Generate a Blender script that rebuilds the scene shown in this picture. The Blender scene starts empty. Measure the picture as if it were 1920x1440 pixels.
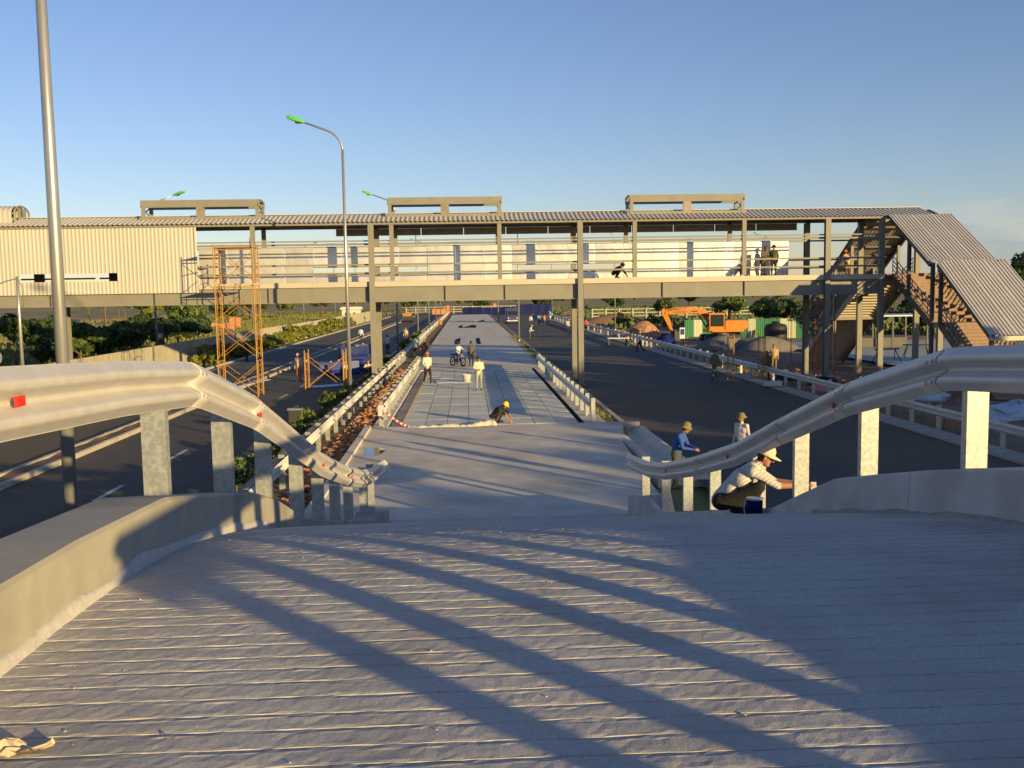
import bpy, bmesh, math, random
import numpy as np
from mathutils import Vector, Matrix

rnd = random.Random(7)
S = bpy.context.scene
COL = S.collection
PI = math.pi
rad = math.radians

# ------------------------------------------------------------------ camera
EYE = 4.7
YAW, PITCH, ROLL = rad(2.606), rad(5.344), 0.0162
fw = Vector((math.sin(YAW) * math.cos(PITCH), math.cos(YAW) * math.cos(PITCH), -math.sin(PITCH)))
rt = Vector((math.cos(YAW), -math.sin(YAW), 0))
up = rt.cross(fw)
rt2 = (rt - up * ROLL).normalized()
up2 = rt2.cross(fw)
cam = bpy.data.objects.new('camera', bpy.data.cameras.new('camera'))
COL.objects.link(cam)
cam.matrix_world = Matrix(((rt2.x, up2.x, -fw.x, 0), (rt2.y, up2.y, -fw.y, 0), (rt2.z, up2.z, -fw.z, EYE), (0, 0, 0, 1)))
cam.data.sensor_width = 36
cam.data.lens = 33.75
cam.data.clip_start = 0.05
cam.data.clip_end = 9000
S.camera = cam

# ------------------------------------------------------------------ sky and sun
SUN_EL, SUN_AZ = rad(8.3), rad(139.8)          # azimuth clockwise from +Y
W = bpy.data.worlds.new('World')
S.world = W
W.use_nodes = True
wn, wl = W.node_tree.nodes, W.node_tree.links
wn.clear()
wout = wn.new('ShaderNodeOutputWorld')
bg = wn.new('ShaderNodeBackground')
sky = wn.new('ShaderNodeTexSky')
sky.sky_type = 'NISHITA'
sky.sun_disc = False
sky.sun_elevation = SUN_EL
sky.sun_rotation = SUN_AZ
sky.air_density = 1.0
sky.dust_density = 0.12
sky.ozone_density = 2.2
bg.inputs[1].default_value = 0.088
# low cloud bank along the horizon
tc = wn.new('ShaderNodeTexCoord')
sep = wn.new('ShaderNodeSeparateXYZ')
wl.new(tc.outputs['Generated'], sep.inputs[0])
mp = wn.new('ShaderNodeMapping')
mp.inputs['Scale'].default_value = (5, 5, 26)
mp.inputs['Location'].default_value = (1.35, 0.2, 0.0)
wl.new(tc.outputs['Generated'], mp.inputs[0])
cn = wn.new('ShaderNodeTexNoise')
cn.inputs['Scale'].default_value = 1.3
cn.inputs['Detail'].default_value = 7
cn.inputs['Roughness'].default_value = 0.6
wl.new(mp.outputs[0], cn.inputs['Vector'])
def wmath(op, a, b_=None, clamp=False):
    m_ = wn.new('ShaderNodeMath'); m_.operation = op; m_.use_clamp = clamp
    for q, v in enumerate((a, b_)):
        if v is None: continue
        if hasattr(v, 'links'): wl.new(v, m_.inputs[q])
        else: m_.inputs[q].default_value = v
    return m_.outputs[0]
top_ = wmath('MULTIPLY_ADD', cn.outputs[0], .11); top_.node.inputs[2].default_value = .012
edge = wmath('MULTIPLY', wmath('SUBTRACT', top_, sep.outputs[2]), 70, True)       # 1 inside the bank
side_ = wmath('MULTIPLY', wmath('SUBTRACT', sep.outputs[0], .34), 7.0, True)
above = wmath('MULTIPLY', sep.outputs[2], 60, True)
mask = wmath('MULTIPLY', wmath('MULTIPLY', wmath('MULTIPLY', edge, side_), above), .6)
lit_ = wn.new('ShaderNodeValToRGB')
lit_.color_ramp.elements[0].position, lit_.color_ramp.elements[0].color = .15, (4.6, 4.6, 4.5, 1)
lit_.color_ramp.elements[1].position, lit_.color_ramp.elements[1].color = .8, (2.5, 3.05, 3.75, 1)
wl.new(wmath('MULTIPLY', wmath('SUBTRACT', top_, sep.outputs[2]), 28, True), lit_.inputs[0])
mixw = wn.new('ShaderNodeMixRGB')
wl.new(mask, mixw.inputs[0])
tint = wn.new('ShaderNodeMixRGB'); tint.blend_type = 'MULTIPLY'; tint.inputs[0].default_value = 1
tint.inputs[2].default_value = (1.15, 1.07, 1.30, 1)      # camera white balance
wl.new(sky.outputs[0], tint.inputs[1])
wl.new(tint.outputs[0], mixw.inputs[1])
wl.new(lit_.outputs[0], mixw.inputs[2])
wl.new(mixw.outputs[0], bg.inputs[0])
wl.new(bg.outputs[0], wout.inputs[0])

sun = bpy.data.objects.new('sun', bpy.data.lights.new('sun', 'SUN'))
COL.objects.link(sun)
sun.data.energy = 5.0
sun.data.angle = rad(0.53)
sun.data.color = (1.0, 0.71, 0.30)
to_sun = Vector((math.sin(SUN_AZ) * math.cos(SUN_EL), math.cos(SUN_AZ) * math.cos(SUN_EL), math.sin(SUN_EL)))
sun.rotation_euler = to_sun.to_track_quat('Z', 'Y').to_euler()

S.view_settings.view_transform = 'Standard'
S.view_settings.look = 'None'
S.view_settings.gamma = 1
S.view_settings.exposure = 0.62
S.render.engine = 'CYCLES'
S.cycles.max_bounces = 6
S.cycles.use_denoising = True

# ------------------------------------------------------------------ materials
def mat(name, col, rough=0.8, metal=0.0, col2=None, scale=3.0, detail=5, bump=0.0, bscale=None, bdist=0.02,
        spec=0.4, stretch=None, contrast=(0.35, 0.65), trans=0.0, vary=0.0, col3=None, scale3=0.4, c3=(0.45, 0.65)):
    m = bpy.data.materials.new(name)
    m.use_nodes = True
    n, l = m.node_tree.nodes, m.node_tree.links
    b = n['Principled BSDF']
    b.inputs['Roughness'].default_value = rough
    b.inputs['Metallic'].default_value = metal
    b.inputs['Specular IOR Level'].default_value = spec
    b.inputs['Base Color'].default_value = (*col, 1)
    if trans:
        b.inputs['Transmission Weight'].default_value = trans
    g = n.new('ShaderNodeNewGeometry')
    vec = g.outputs['Position']
    if stretch:
        mpn = n.new('ShaderNodeMapping')
        mpn.inputs['Scale'].default_value = stretch
        l.new(vec, mpn.inputs[0]); vec = mpn.outputs[0]
    last = None
    if col2:
        t = n.new('ShaderNodeTexNoise')
        t.inputs['Scale'].default_value = scale
        t.inputs['Detail'].default_value = detail
        t.inputs['Roughness'].default_value = 0.62
        l.new(vec, t.inputs['Vector'])
        r = n.new('ShaderNodeValToRGB')
        r.color_ramp.elements[0].position, r.color_ramp.elements[0].color = contrast[0], (*col, 1)
        r.color_ramp.elements[1].position, r.color_ramp.elements[1].color = contrast[1], (*col2, 1)
        l.new(t.outputs[0], r.inputs[0])
        last = r.outputs[0]
    if col3:
        t3 = n.new('ShaderNodeTexNoise')
        t3.inputs['Scale'].default_value = scale3
        t3.inputs['Detail'].default_value = 4
        l.new(vec, t3.inputs['Vector'])
        r3 = n.new('ShaderNodeValToRGB')
        r3.color_ramp.elements[0].position, r3.color_ramp.elements[1].position = c3
        l.new(t3.outputs[0], r3.inputs[0])
        mx = n.new('ShaderNodeMixRGB')
        l.new(r3.outputs[0], mx.inputs[0])
        if last: l.new(last, mx.inputs[1])
        else: mx.inputs[1].default_value = (*col, 1)
        mx.inputs[2].default_value = (*col3, 1)
        last = mx.outputs[0]
    if vary:
        oi = n.new('ShaderNodeObjectInfo')
        h = n.new('ShaderNodeHueSaturation')
        mr = n.new('ShaderNodeMapRange')
        mr.inputs[3].default_value, mr.inputs[4].default_value = 1 - vary, 1 + vary
        l.new(oi.outputs['Random'], mr.inputs[0])
        l.new(mr.outputs[0], h.inputs['Value'])
        if last: l.new(last, h.inputs['Color'])
        else: h.inputs['Color'].default_value = (*col, 1)
        last = h.outputs[0]
    if last:
        l.new(last, b.inputs['Base Color'])
    if bump:
        bt = n.new('ShaderNodeTexNoise')
        bt.inputs['Scale'].default_value = bscale or scale * 4
        bt.inputs['Detail'].default_value = 6
        bt.inputs['Roughness'].default_value = 0.65
        l.new(vec, bt.inputs['Vector'])
        bn = n.new('ShaderNodeBump')
        bn.inputs['Strength'].default_value = bump
        bn.inputs['Distance'].default_value = bdist
        l.new(bt.outputs[0], bn.inputs['Height'])
        l.new(bn.outputs[0], b.inputs['Normal'])
    return m

M = {}
M['ramp'] = mat('ramp_concrete', (.36, .35, .33), .9, col2=(.57, .55, .52), scale=55, detail=10, bump=.5, bscale=110, bdist=.004, col3=(.36, .345, .32), scale3=1.7, c3=(.46, .74), contrast=(.25, .75))
M['kerb'] = mat('kerb_render', (.33, .315, .265), .85, col2=(.375, .358, .30), scale=4, bump=.25, bscale=90, bdist=.003, col3=(.255, .245, .215), scale3=1.5)
M['mortar'] = mat('white_mortar', (.52, .51, .48), .9, col2=(.42, .41, .39), scale=20, bump=.5, bscale=50, bdist=.006)
M['slab'] = mat('platform_concrete', (.53, .48, .395), .9, col2=(.74, .675, .565), scale=.9, detail=8, bump=.35, bscale=25, bdist=.006, col3=(.46, .42, .355), scale3=.5, c3=(.48, .72), contrast=(.3, .7))
M['tile'] = mat('pale_slab_tile', (.50, .525, .49), .85, col2=(.60, .62, .575), scale=1.6, bump=.2, bscale=30, bdist=.004, vary=.10)
M['slot_shade'] = mat('slot_shade_dark', (.07, .07, .07), .95, col2=(.10, .095, .09), scale=8)  # near-black slot faces, shade of the open gap put into the colour
M['asphalt'] = mat('asphalt', (.050, .051, .053), .85, col2=(.082, .078, .074), scale=.8, detail=8, bump=.4, bscale=45, bdist=.01, col3=(.115, .092, .062), scale3=.16, c3=(.42, .66), stretch=(1, .35, 1))
M['kerbstone'] = mat('kerbstone', (.36, .33, .28), .9, col2=(.46, .43, .37), scale=2.5, bump=.3, bscale=30, bdist=.006, vary=.1)
M['soil'] = mat('soil', (.20, .115, .06), .95, col2=(.30, .19, .10), scale=1.2, detail=9, bump=.9, bscale=9, bdist=.06, col3=(.12, .08, .05), scale3=.7)
M['lot'] = mat('site_dirt', (.17, .135, .10), .95, col2=(.26, .21, .16), scale=.5, detail=9, bump=.8, bscale=5, bdist=.06, col3=(.26, .12, .055), scale3=.09)
M['field'] = mat('field', (.14, .165, .05), .95, col2=(.25, .22, .085), scale=.09, detail=10, bump=.6, bscale=2, bdist=.1, col3=(.44, .25, .12), scale3=.022, c3=(.5, .62))
M['rail'] = mat('guardrail_coating', (.56, .545, .51), .42, .08, col2=(.49, .475, .45), scale=6, bump=.04, bscale=30, bdist=.004, spec=.5)
M['galv'] = mat('galvanised_post', (.46, .48, .46), .45, .45, col2=(.32, .35, .35), scale=26, detail=3, bump=.05, bscale=60, bdist=.002, contrast=(.4, .6), col3=(.34, .36, .36), scale3=9, c3=(.6, .75))
M['pole'] = mat('galvanised_pole', (.44, .45, .44), .36, .6, col2=(.36, .37, .37), scale=3, stretch=(6, 6, .6))
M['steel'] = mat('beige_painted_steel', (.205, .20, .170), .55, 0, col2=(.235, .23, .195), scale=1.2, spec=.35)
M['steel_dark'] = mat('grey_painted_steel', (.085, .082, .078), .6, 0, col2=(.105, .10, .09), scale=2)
M['cream'] = mat('cream_fascia', (.46, .425, .34), .5, col2=(.49, .455, .365), scale=1)
M['clad'] = mat('cream_cladding', (.445, .43, .375), .5, col2=(.47, .455, .40), scale=.6, vary=.025)
M['roof'] = mat('roof_sheet', (.44, .425, .40), .5, .0, col2=(.49, .47, .445), scale=1, vary=.05)
M['foil'] = mat('foil_insulation', (.84, .835, .80), .34, .55, bump=.35, bscale=1.1, bdist=.07, col2=(.70, .695, .68), scale=1.1, vary=.14)
M['strip'] = mat('ceiling_insulation', (.30, .26, .20), .6, .3, col2=(.22, .19, .15), scale=3, vary=.1)
M['tread'] = mat('red_tile_steps', (.235, .155, .12), .7, col2=(.30, .205, .155), scale=6)
M['yellow'] = mat('scaffold_paint', (.44, .25, .035), .55, col2=(.34, .15, .02), scale=5)
M['red'] = mat('red_reflector', (.62, .03, .02), .3)
M['redpaint'] = mat('red_prop_paint', (.50, .09, .04), .6, col2=(.38, .09, .05), scale=8)
M['white'] = mat('white_paint', (.60, .59, .57), .5, col2=(.52, .51, .49), scale=4)
M['dash'] = mat('road_paint', (.60, .60, .58), .7, col2=(.34, .34, .33), scale=9)
M['black'] = mat('black_rubber', (.02, .02, .02), .6)
M['glass'] = mat('dark_glass', (.02, .03, .03), .06, spec=.7)
M['orange'] = mat('excavator_paint', (.60, .20, .012), .4, col2=(.48, .15, .01), scale=3)
M['darkmetal'] = mat('dark_metal', (.07, .065, .06), .5, .4)
M['blue'] = mat('blue_plastic', (.010, .022, .16), .45, col2=(.016, .035, .21), scale=3, vary=.25)
M['pit'] = mat('pit_shade_grey', (.17, .17, .175), .9, col2=(.22, .22, .22), scale=2)  # grey for the pit faces, shade inside the recess painted in
M['bluesheet'] = mat('navy_sheet', (.006, .012, .085), .6, col2=(.010, .020, .12), scale=3, vary=.35, spec=.1)
M['bluetruck'] = mat('truck_paint', (.04, .05, .22), .4)
M['greenlamp'] = mat('green_lamp_head', (.08, .45, .06), .4)
M['greenfence'] = mat('green_hoarding', (.05, .22, .10), .5, vary=.12)
M['palehoard'] = mat('pale_hoarding', (.55, .58, .42), .5, vary=.1)
M['fence'] = mat('fence_panel', (.33, .31, .24), .6, col2=(.28, .265, .205), scale=2, vary=.06)
M['gravel'] = mat('gravel_heap', (.13, .125, .115), .95, col2=(.24, .22, .19), scale=6, detail=9, bump=1, bscale=12, bdist=.06)
M['rubble'] = mat('brick_rubble', (.34, .13, .06), .95, col2=(.46, .24, .13), scale=3, detail=6, bump=.5, bscale=20, col3=(.40, .33, .26), scale3=2.2, c3=(.55, .6))
M['brick'] = mat('brick_wall', (.44, .17, .08), .9, col2=(.52, .26, .14), scale=4)
M['wood'] = mat('raw_wood', (.48, .36, .22), .8, col2=(.38, .27, .15), scale=6, stretch=(1, 6, 6), vary=.2)
M['paper'] = mat('brown_paper', (.55, .43, .28), .8, col2=(.62, .50, .34), scale=12)
M['tarp'] = mat('tarp_sheet', (.55, .62, .70), .5, col2=(.45, .55, .66), scale=5)
M['pink'] = mat('pink_plastic', (.65, .25, .35), .5)
M['plaster'] = mat('white_plaster', (.62, .58, .50), .8)
M['hill'] = mat('distant_woods', (.035, .06, .03), 1, col2=(.06, .085, .04), scale=.02)
M['whitefence'] = mat('concrete_fence', (.42, .39, .33), .8)
M['pad'] = mat('pale_pad', (.36, .40, .38), .9, col2=(.30, .34, .33), scale=.4)
M['leaf_dark'] = mat('dark_leaves', (.03, .06, .015), .65, col2=(.065, .105, .025), scale=1.4, vary=.25)
M['leaf'] = mat('green_leaves', (.055, .098, .022), .6, col2=(.115, .16, .035), scale=1.6, vary=.25)
M['leaf_yellow'] = mat('yellow_green_leaves', (.10, .13, .015), .6, col2=(.19, .20, .03), scale=2, vary=.15)
M['bark'] = mat('bark', (.12, .085, .055), .95, col2=(.18, .13, .09), scale=6)
M['grass'] = mat('grass_blades', (.09, .12, .03), .8, col2=(.20, .19, .06), scale=2)
M['skin'] = mat('skin', (.36, .18, .11), .6, spec=.3)
M['hair'] = mat('black_hair', (.015, .012, .01), .6)
M['eye'] = mat('eye_dark', (.03, .02, .02), .4)
CL = {}
def cloth(col):
    k = tuple(col)
    if k not in CL:
        CL[k] = mat('cloth', col, .9, col2=tuple(min(1, c * 1.2 + .005) for c in col), scale=9, bump=.25, bscale=9, bdist=.02)
    return CL[k]

# ------------------------------------------------------------------ mesh helpers
class MB:
    def __init__(self): self.v = []; self.f = []; self.mi = []
    def add(self, v, f, mi=0):
        o = len(self.v)
        self.v += [tuple(p) for p in v]
        self.f += [tuple(i + o for i in q) for q in f]
        self.mi += [mi] * len(f)
        return self
    def box(self, a, b, mi=0):
        (x0, y0, z0), (x1, y1, z1) = a, b
        return self.add([(x0,y0,z0),(x1,y0,z0),(x1,y1,z0),(x0,y1,z0),(x0,y0,z1),(x1,y0,z1),(x1,y1,z1),(x0,y1,z1)],
                 [(0,3,2,1),(4,5,6,7),(0,1,5,4),(1,2,6,5),(2,3,7,6),(3,0,4,7)], mi)
    def beam(self, p, q, w, h, mi=0, upv=(0, 0, 1)):
        p, q = Vector(p), Vector(q)
        d = (q - p).normalized()
        u = Vector(upv)
        if abs(d.dot(u)) > .98: u = Vector((0, 1, 0))
        s = d.cross(u).normalized() * (w / 2)
        t = s.cross(d).normalized() * (h / 2)
        vs = [p - s - t, p + s - t, p + s + t, p - s + t, q - s - t, q + s - t, q + s + t, q - s + t]
        return self.add(vs, [(0,1,2,3),(7,6,5,4),(0,4,5,1),(1,5,6,2),(2,6,7,3),(3,7,4,0)], mi)
    def tube(self, pts, rs, n=8, mi=0, caps=True):
        pts = [Vector(p) for p in pts]
        if not hasattr(rs, '__len__'): rs = [rs] * len(pts)
        vs, fs = [], []
        prev = None
        for i, p in enumerate(pts):
            d = (pts[min(i + 1, len(pts) - 1)] - pts[max(i - 1, 0)]).normalized()
            if prev is None:
                a = Vector((0, 0, 1)) if abs(d.z) < .9 else Vector((1, 0, 0))
                s = d.cross(a).normalized()
            else:
                s = (prev - d * prev.dot(d)).normalized()
            prev = s
            t = d.cross(s)
            for k in range(n):
                c = 2 * PI * k / n
                vs.append(p + (s * math.cos(c) + t * math.sin(c)) * rs[i])
        for i in range(len(pts) - 1):
            for k in range(n):
                fs.append((i*n+k, i*n+(k+1) % n, (i+1)*n+(k+1) % n, (i+1)*n+k))
        if caps:
            fs.append(tuple(range(n-1, -1, -1)))
            fs.append(tuple((len(pts)-1)*n + k for k in range(n)))
        return self.add(vs, fs, mi)
    def lathe(self, c, prof, n=16, mi=0, axis='z'):
        vs, fs = [], []
        for r, z in prof:
            for k in range(n):
                a = 2 * PI * k / n
                p = (r*math.cos(a), r*math.sin(a), z)
                if axis == 'x': p = (z, p[0], p[1])
                if axis == 'y': p = (p[0], z, p[1])
                vs.append((c[0]+p[0], c[1]+p[1], c[2]+p[2]))
        m = len(prof)
        for i in range(m-1):
            for k in range(n):
                fs.append((i*n+k, i*n+(k+1) % n, (i+1)*n+(k+1) % n, (i+1)*n+k))
        fs.append(tuple(range(n-1, -1, -1))); fs.append(tuple((m-1)*n+k for k in range(n)))
        return self.add(vs, fs, mi)
    def prism(self, poly, z0, z1, mi=0):
        n = len(poly)
        vs = [(x, y, z0) for x, y in poly] + [(x, y, z1) for x, y in poly]
        fs = [tuple(range(n-1, -1, -1)), tuple(range(n, 2*n))] + [(i, (i+1) % n, n+(i+1) % n, n+i) for i in range(n)]
        return self.add(vs, fs, mi)
    def extrude_y(self, poly, y0, y1, mi=0):      # poly in (x,z)
        n = len(poly)
        vs = [(x, y0, z) for x, z in poly] + [(x, y1, z) for x, z in poly]
        fs = [tuple(range(n)), tuple(range(2*n-1, n-1, -1))] + [(i, n+i, n+(i+1) % n, (i+1) % n) for i in range(n)]
        return self.add(vs, fs, mi)
    def extrude_x(self, poly, x0, x1, mi=0):      # poly in (y,z)
        n = len(poly)
        vs = [(x0, y, z) for y, z in poly] + [(x1, y, z) for y, z in poly]
        fs = [tuple(range(n-1, -1, -1)), tuple(range(n, 2*n))] + [(i, (i+1) % n, n+(i+1) % n, n+i) for i in range(n)]
        return self.add(vs, fs, mi)
    def mesh(self, name, mats, smooth=False):
        me = bpy.data.meshes.new(name)
        me.from_pydata(self.v, [], self.f)
        for m in (mats if isinstance(mats, (list, tuple)) else [mats]):
            me.materials.append(M[m] if isinstance(m, str) else m)
        if any(self.mi): me.polygons.foreach_set('material_index', self.mi)
        if smooth: me.polygons.foreach_set('use_smooth', [True] * len(me.polygons))
        me.validate()
        return me
    def build(self, name, mats, parent=None, smooth=False, loc=None):
        return link(name, self.mesh(name, mats, smooth), parent, loc)

def link(name, me, parent=None, loc=None, rz=0, scale=None):
    o = bpy.data.objects.new(name, me)
    COL.objects.link(o)
    if loc is not None: o.location = loc
    if rz: o.rotation_euler = (0, 0, rz)
    if scale is not None: o.scale = scale
    if parent is not None: o.parent = parent
    return o
def tag(o, label=None, cat=None, group=None, kind=None):
    if label: o['label'] = label
    if cat: o['category'] = cat
    if group: o['group'] = group
    if kind: o['kind'] = kind
    return o
def thing(name, label, cat, loc=(0, 0, 0), rz=0, group=None, scale=None):
    o = link(name, None, None, loc, rz, scale)
    o.empty_display_size = .2
    return tag(o, label, cat, group)
def copy_tree(o, parent=None):
    c = o.copy(); COL.objects.link(c); c.parent = parent
    for ch in o.children: copy_tree(ch, c)
    return c
def structure(name, mb, mats, smooth=False):
    return tag(mb.build(name, mats, None, smooth), kind='structure')
ORD = ['first', 'second', 'third', 'fourth', 'fifth', 'sixth', 'seventh', 'eighth', 'ninth', 'tenth', 'eleventh', 'twelfth',
       'thirteenth', 'fourteenth', 'fifteenth', 'sixteenth', 'seventeenth', 'eighteenth', 'nineteenth', 'twentieth',
       'twenty-first', 'twenty-second', 'twenty-third', 'twenty-fourth', 'twenty-fifth', 'twenty-sixth', 'twenty-seventh',
       'twenty-eighth', 'twenty-ninth', 'thirtieth', 'thirty-first', 'thirty-second']

# ------------------------------------------------------------------ ramp profile
PY = np.array([-14, -.5, 2.7, 4.2, 4.8, 5.5, 6.1, 6.71, 7.53, 8.36, 10, 14, 18.4, 19.2, 20.2, 40])
PZ = np.array([4.26, 3.56, 3.385, 3.37, 3.345, 3.275, 3.18, 3.06, 2.88, 2.69, 2.31, 1.36, .32, .12, .006, .006])  # unseen rise behind the camera, shaped to push rail shadows across the ramp
_ys = np.linspace(-14, 40, 2701)
_zs = np.convolve(np.pad(np.interp(_ys, PY, PZ), 12, 'edge'), np.ones(25) / 25, 'valid')
def PZf(y): return float(np.interp(y, _ys, _zs))
XL, XR = -1.70, 3.30
RAMP_END = 19.75

def smooth_noise(x, seed, n=64, period=6.0):
    r = np.random.RandomState(seed).uniform(-1, 1, n)
    t = (np.asarray(x) / period) % n
    i = np.floor(t).astype(int); f = t - i
    f = f * f * (3 - 2 * f)
    return r[i % n] * (1 - f) + r[(i + 1) % n] * f

# ================================================================== SETTING
def grid_sheet(name, x0, x1, y0, y1, nx, ny, zf, m, smooth=True):
    xs, ys = np.linspace(x0, x1, nx), np.linspace(y0, y1, ny)
    v = [(x, y, zf(x, y)) for y in ys for x in xs]
    f = [(j*nx+i, j*nx+i+1, (j+1)*nx+i+1, (j+1)*nx+i) for j in range(ny-1) for i in range(nx-1)]
    b = MB(); b.add(v, f)
    return structure(name, b, m, smooth)

b = MB(); b.add([(-3000, -400, -.42), (3000, -400, -.42), (3000, 5000, -.42), (-3000, 5000, -.42)], [(0, 1, 2, 3)])
structure('ground', b, 'field')
# far ridge of woods
b = MB()
r = random.Random(3)
vs, n = [], 90
for i in range(n):
    x = -1500 + 3000 * i / (n - 1)
    h = 6.5 + 3.5 * math.sin(i * .23) + r.uniform(-1, 1) + (4 if x > 300 else 0)
    vs += [(x, 1000, -2), (x, 1040, h), (x, 1400, h * 1.1), (x, 1500, -2)]
fs = []
for i in range(n - 1):
    for k in range(3): fs.append((i*4+k, (i+1)*4+k, (i+1)*4+k+1, i*4+k+1))
b.add(vs, fs)
structure('hills', b, 'hill', True)

# building-site dirt on the right, uneven
def lotz(x, y): return -.30 + .10 * math.sin(x * .9 + y * .31) * math.sin(y * .53) * min(1, max(0, (x - 17) / 4))
grid_sheet('dirt_lot', 15.9, 75, -30, 235, 70, 150, lotz, 'lot')
b = MB(); b.add([(27, 58, -.16), (48, 58, -.16), (48, 88, -.16), (27, 88, -.16)], [(0, 1, 2, 3)])
structure('pavement_pad', b, 'pad')
# soil strips either side of the platform
def soilz(x, y): return -.12 + .05 * math.sin(x * 5.1 + y * 1.7) * math.sin(y * 2.3)
grid_sheet('soil_strip', -6.15, -3.45, 14, 240, 12, 300, soilz, 'soil')
b = MB(); b.prism([(4.62, 33), (5.5, 33), (5.5, 232), (4.62, 232)], -.3, -.035)
structure('verge_strip', b, 'soil')

# roads
b = MB(); b.add([(5.9, -60, -.204), (15.2, -60, -.204), (15.2, 236, -.204), (5.9, 236, -.204)], [(0, 1, 2, 3)])
structure('road_right', b, 'asphalt')
b = MB(); b.add([(-12.3, -60, -.204), (-6.35, -60, -.204), (-6.35, 236, -.204), (-12.3, 236, -.204)], [(0, 1, 2, 3)])
structure('road_left', b, 'asphalt')
b = MB(); b.add([(-18.1, -60, -.206), (-13.2, -60, -.206), (-13.2, 236, -.206), (-18.1, 236, -.206)], [(0, 1, 2, 3)])
structure('road_far_left', b, 'asphalt')
b = MB(); b.add([(-18, 232, -.2), (60, 232, -.2), (60, 262, -.2), (-18, 262, -.2)], [(0, 1, 2, 3)])
structure('road_crossing', b, 'asphalt')
road_mark = link('road_markings', None); tag(road_mark, kind='structure')
for k in range(30):
    y0 = 6.0 + k * 5.9
    b = MB(); b.add([(-9.33, y0, -.198), (-9.19, y0, -.198), (-9.19, y0 + 2, -.198), (-9.33, y0 + 2, -.198)], [(0, 1, 2, 3)])
    b.build('lane_dash', 'dash', road_mark)
for xx in (-17.7,):
    b = MB(); b.add([(xx, 10, -.2), (xx + .12, 10, -.2), (xx + .12, 230, -.2), (xx, 230, -.2)], [(0, 1, 2, 3)])
    b.build('edge_line', 'dash', road_mark)

# median of the left road with kerbstones
def kerb_run(name, x0, x1, y0, y1, z0, z1, step, far_step=None, lim=110):
    root = link(name, None); tag(root, kind='structure')
    y, cache = y0, {}
    while y < y1:
        L = step if y < lim else (far_step or step)
        if L not in cache:
            c = MB(); t = .03
            c.extrude_y([(x0, z0), (x1, z0), (x1, z1 - t), (x1 - t, z1), (x0 + t, z1), (x0, z1 - t)], .006, L - .006)
            cache[L] = c.mesh('kerbstone', 'kerbstone')
        link('kerbstone', cache[L], root, (0, y + 0, rnd.uniform(-.006, .006)))
        y += L
    return root
kerb_run('median_kerb', -12.3 - .18, -12.3, 6, 230, -.4, -.05, 1.0, 6)
kerb_run('median_kerb_far', -13.2, -13.2 + .18, 6, 230, -.4, -.05, 1.0, 6)
grid_sheet('median_soil', -13.02, -12.48, 6, 230, 5, 300, lambda x, y: -.09 + .04 * math.sin(y * 3.1) * math.sin(x * 9 + y), 'soil')
kerb_run('verge_kerb_left', -18.35, -18.1, 20, 230, -.4, -.06, 1.2, 6)
kerb_run('verge_kerb_inner', -6.35, -6.15, 10, 230, -.4, -.06, 1.0, 6)
kerb_run('platform_kerb_right', 5.5, 5.72, 34, 232, -.4, .0, 1.0, 6)
b = MB(); b.box((15.2, 8, -.4), (16.0, 234, -.13))
structure('gutter_edge_right', b, 'kerbstone')
b = MB(); b.box((5.72, 34.0, -.4), (5.9, 234, -.19))
structure('gutter_strip', b, 'kerbstone')

# platform ---------------------------------------------------------------
def holed(xs, ys, holes, z, depth, m_top, name, pit=0):
    """rectangular slab cut by lines xs, ys; cells in holes are open pits"""
    b = MB()
    for i in range(len(xs) - 1):
        for j in range(len(ys) - 1):
            x0, x1, y0, y1 = xs[i], xs[i+1], ys[j], ys[j+1]
            if (i, j) in holes:
                d = z - (depth[(i, j)] if isinstance(depth, dict) else depth)
                b.add([(x0,y0,z),(x1,y0,z),(x1,y1,z),(x0,y1,z),(x0,y0,d),(x1,y0,d),(x1,y1,d),(x0,y1,d)],
                      [(0,1,5,4),(1,2,6,5),(2,3,7,6),(3,0,4,7),(4,5,6,7)], pit if not isinstance(depth, dict) or depth[(i, j)] > .25 else 0)
            else:
                b.add([(x0,y0,z),(x1,y0,z),(x1,y1,z),(x0,y1,z)], [(0,1,2,3)], 0)
    X0, X1, Y0, Y1 = xs[0], xs[-1], ys[0], ys[-1]
    b.add([(X0,Y0,z),(X1,Y0,z),(X1,Y1,z),(X0,Y1,z),(X0,Y0,-.42),(X1,Y0,-.42),(X1,Y1,-.42),(X0,Y1,-.42)],
          [(0,4,5,1),(1,5,6,2),(2,6,7,3),(3,7,4,0)])
    return structure(name, b, [m_top, 'slot_shade' if isinstance(depth, dict) else 'pit'])
b = MB()
poly = [(-3.30, 18.2), (4.35, 18.2), (4.40, 22), (4.85, 30), (5.45, 33.5), (5.45, 34.3), (-3.50, 34.3), (-3.50, 27)]
b.prism(poly, -.4, 0)
# bevelled upstand along the left edge
b.beam((-3.50, 20, .03), (-3.62, 34.3, .03), .22, .12)
structure('platform_apron', b, 'slab')
TY0, TY1 = 34.3, 60.8
holed([-3.5, -2.98, -2.42, 4.0, 4.2, 5.0], [TY0, TY0 + .25, TY1, TY1 + .2], {(1, 1), (3, 1), (2, 1)}, .0, {(1, 1): .17, (3, 1): .36, (2, 1): .0301}, 'slab', 'platform_middle', 1)
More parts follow.
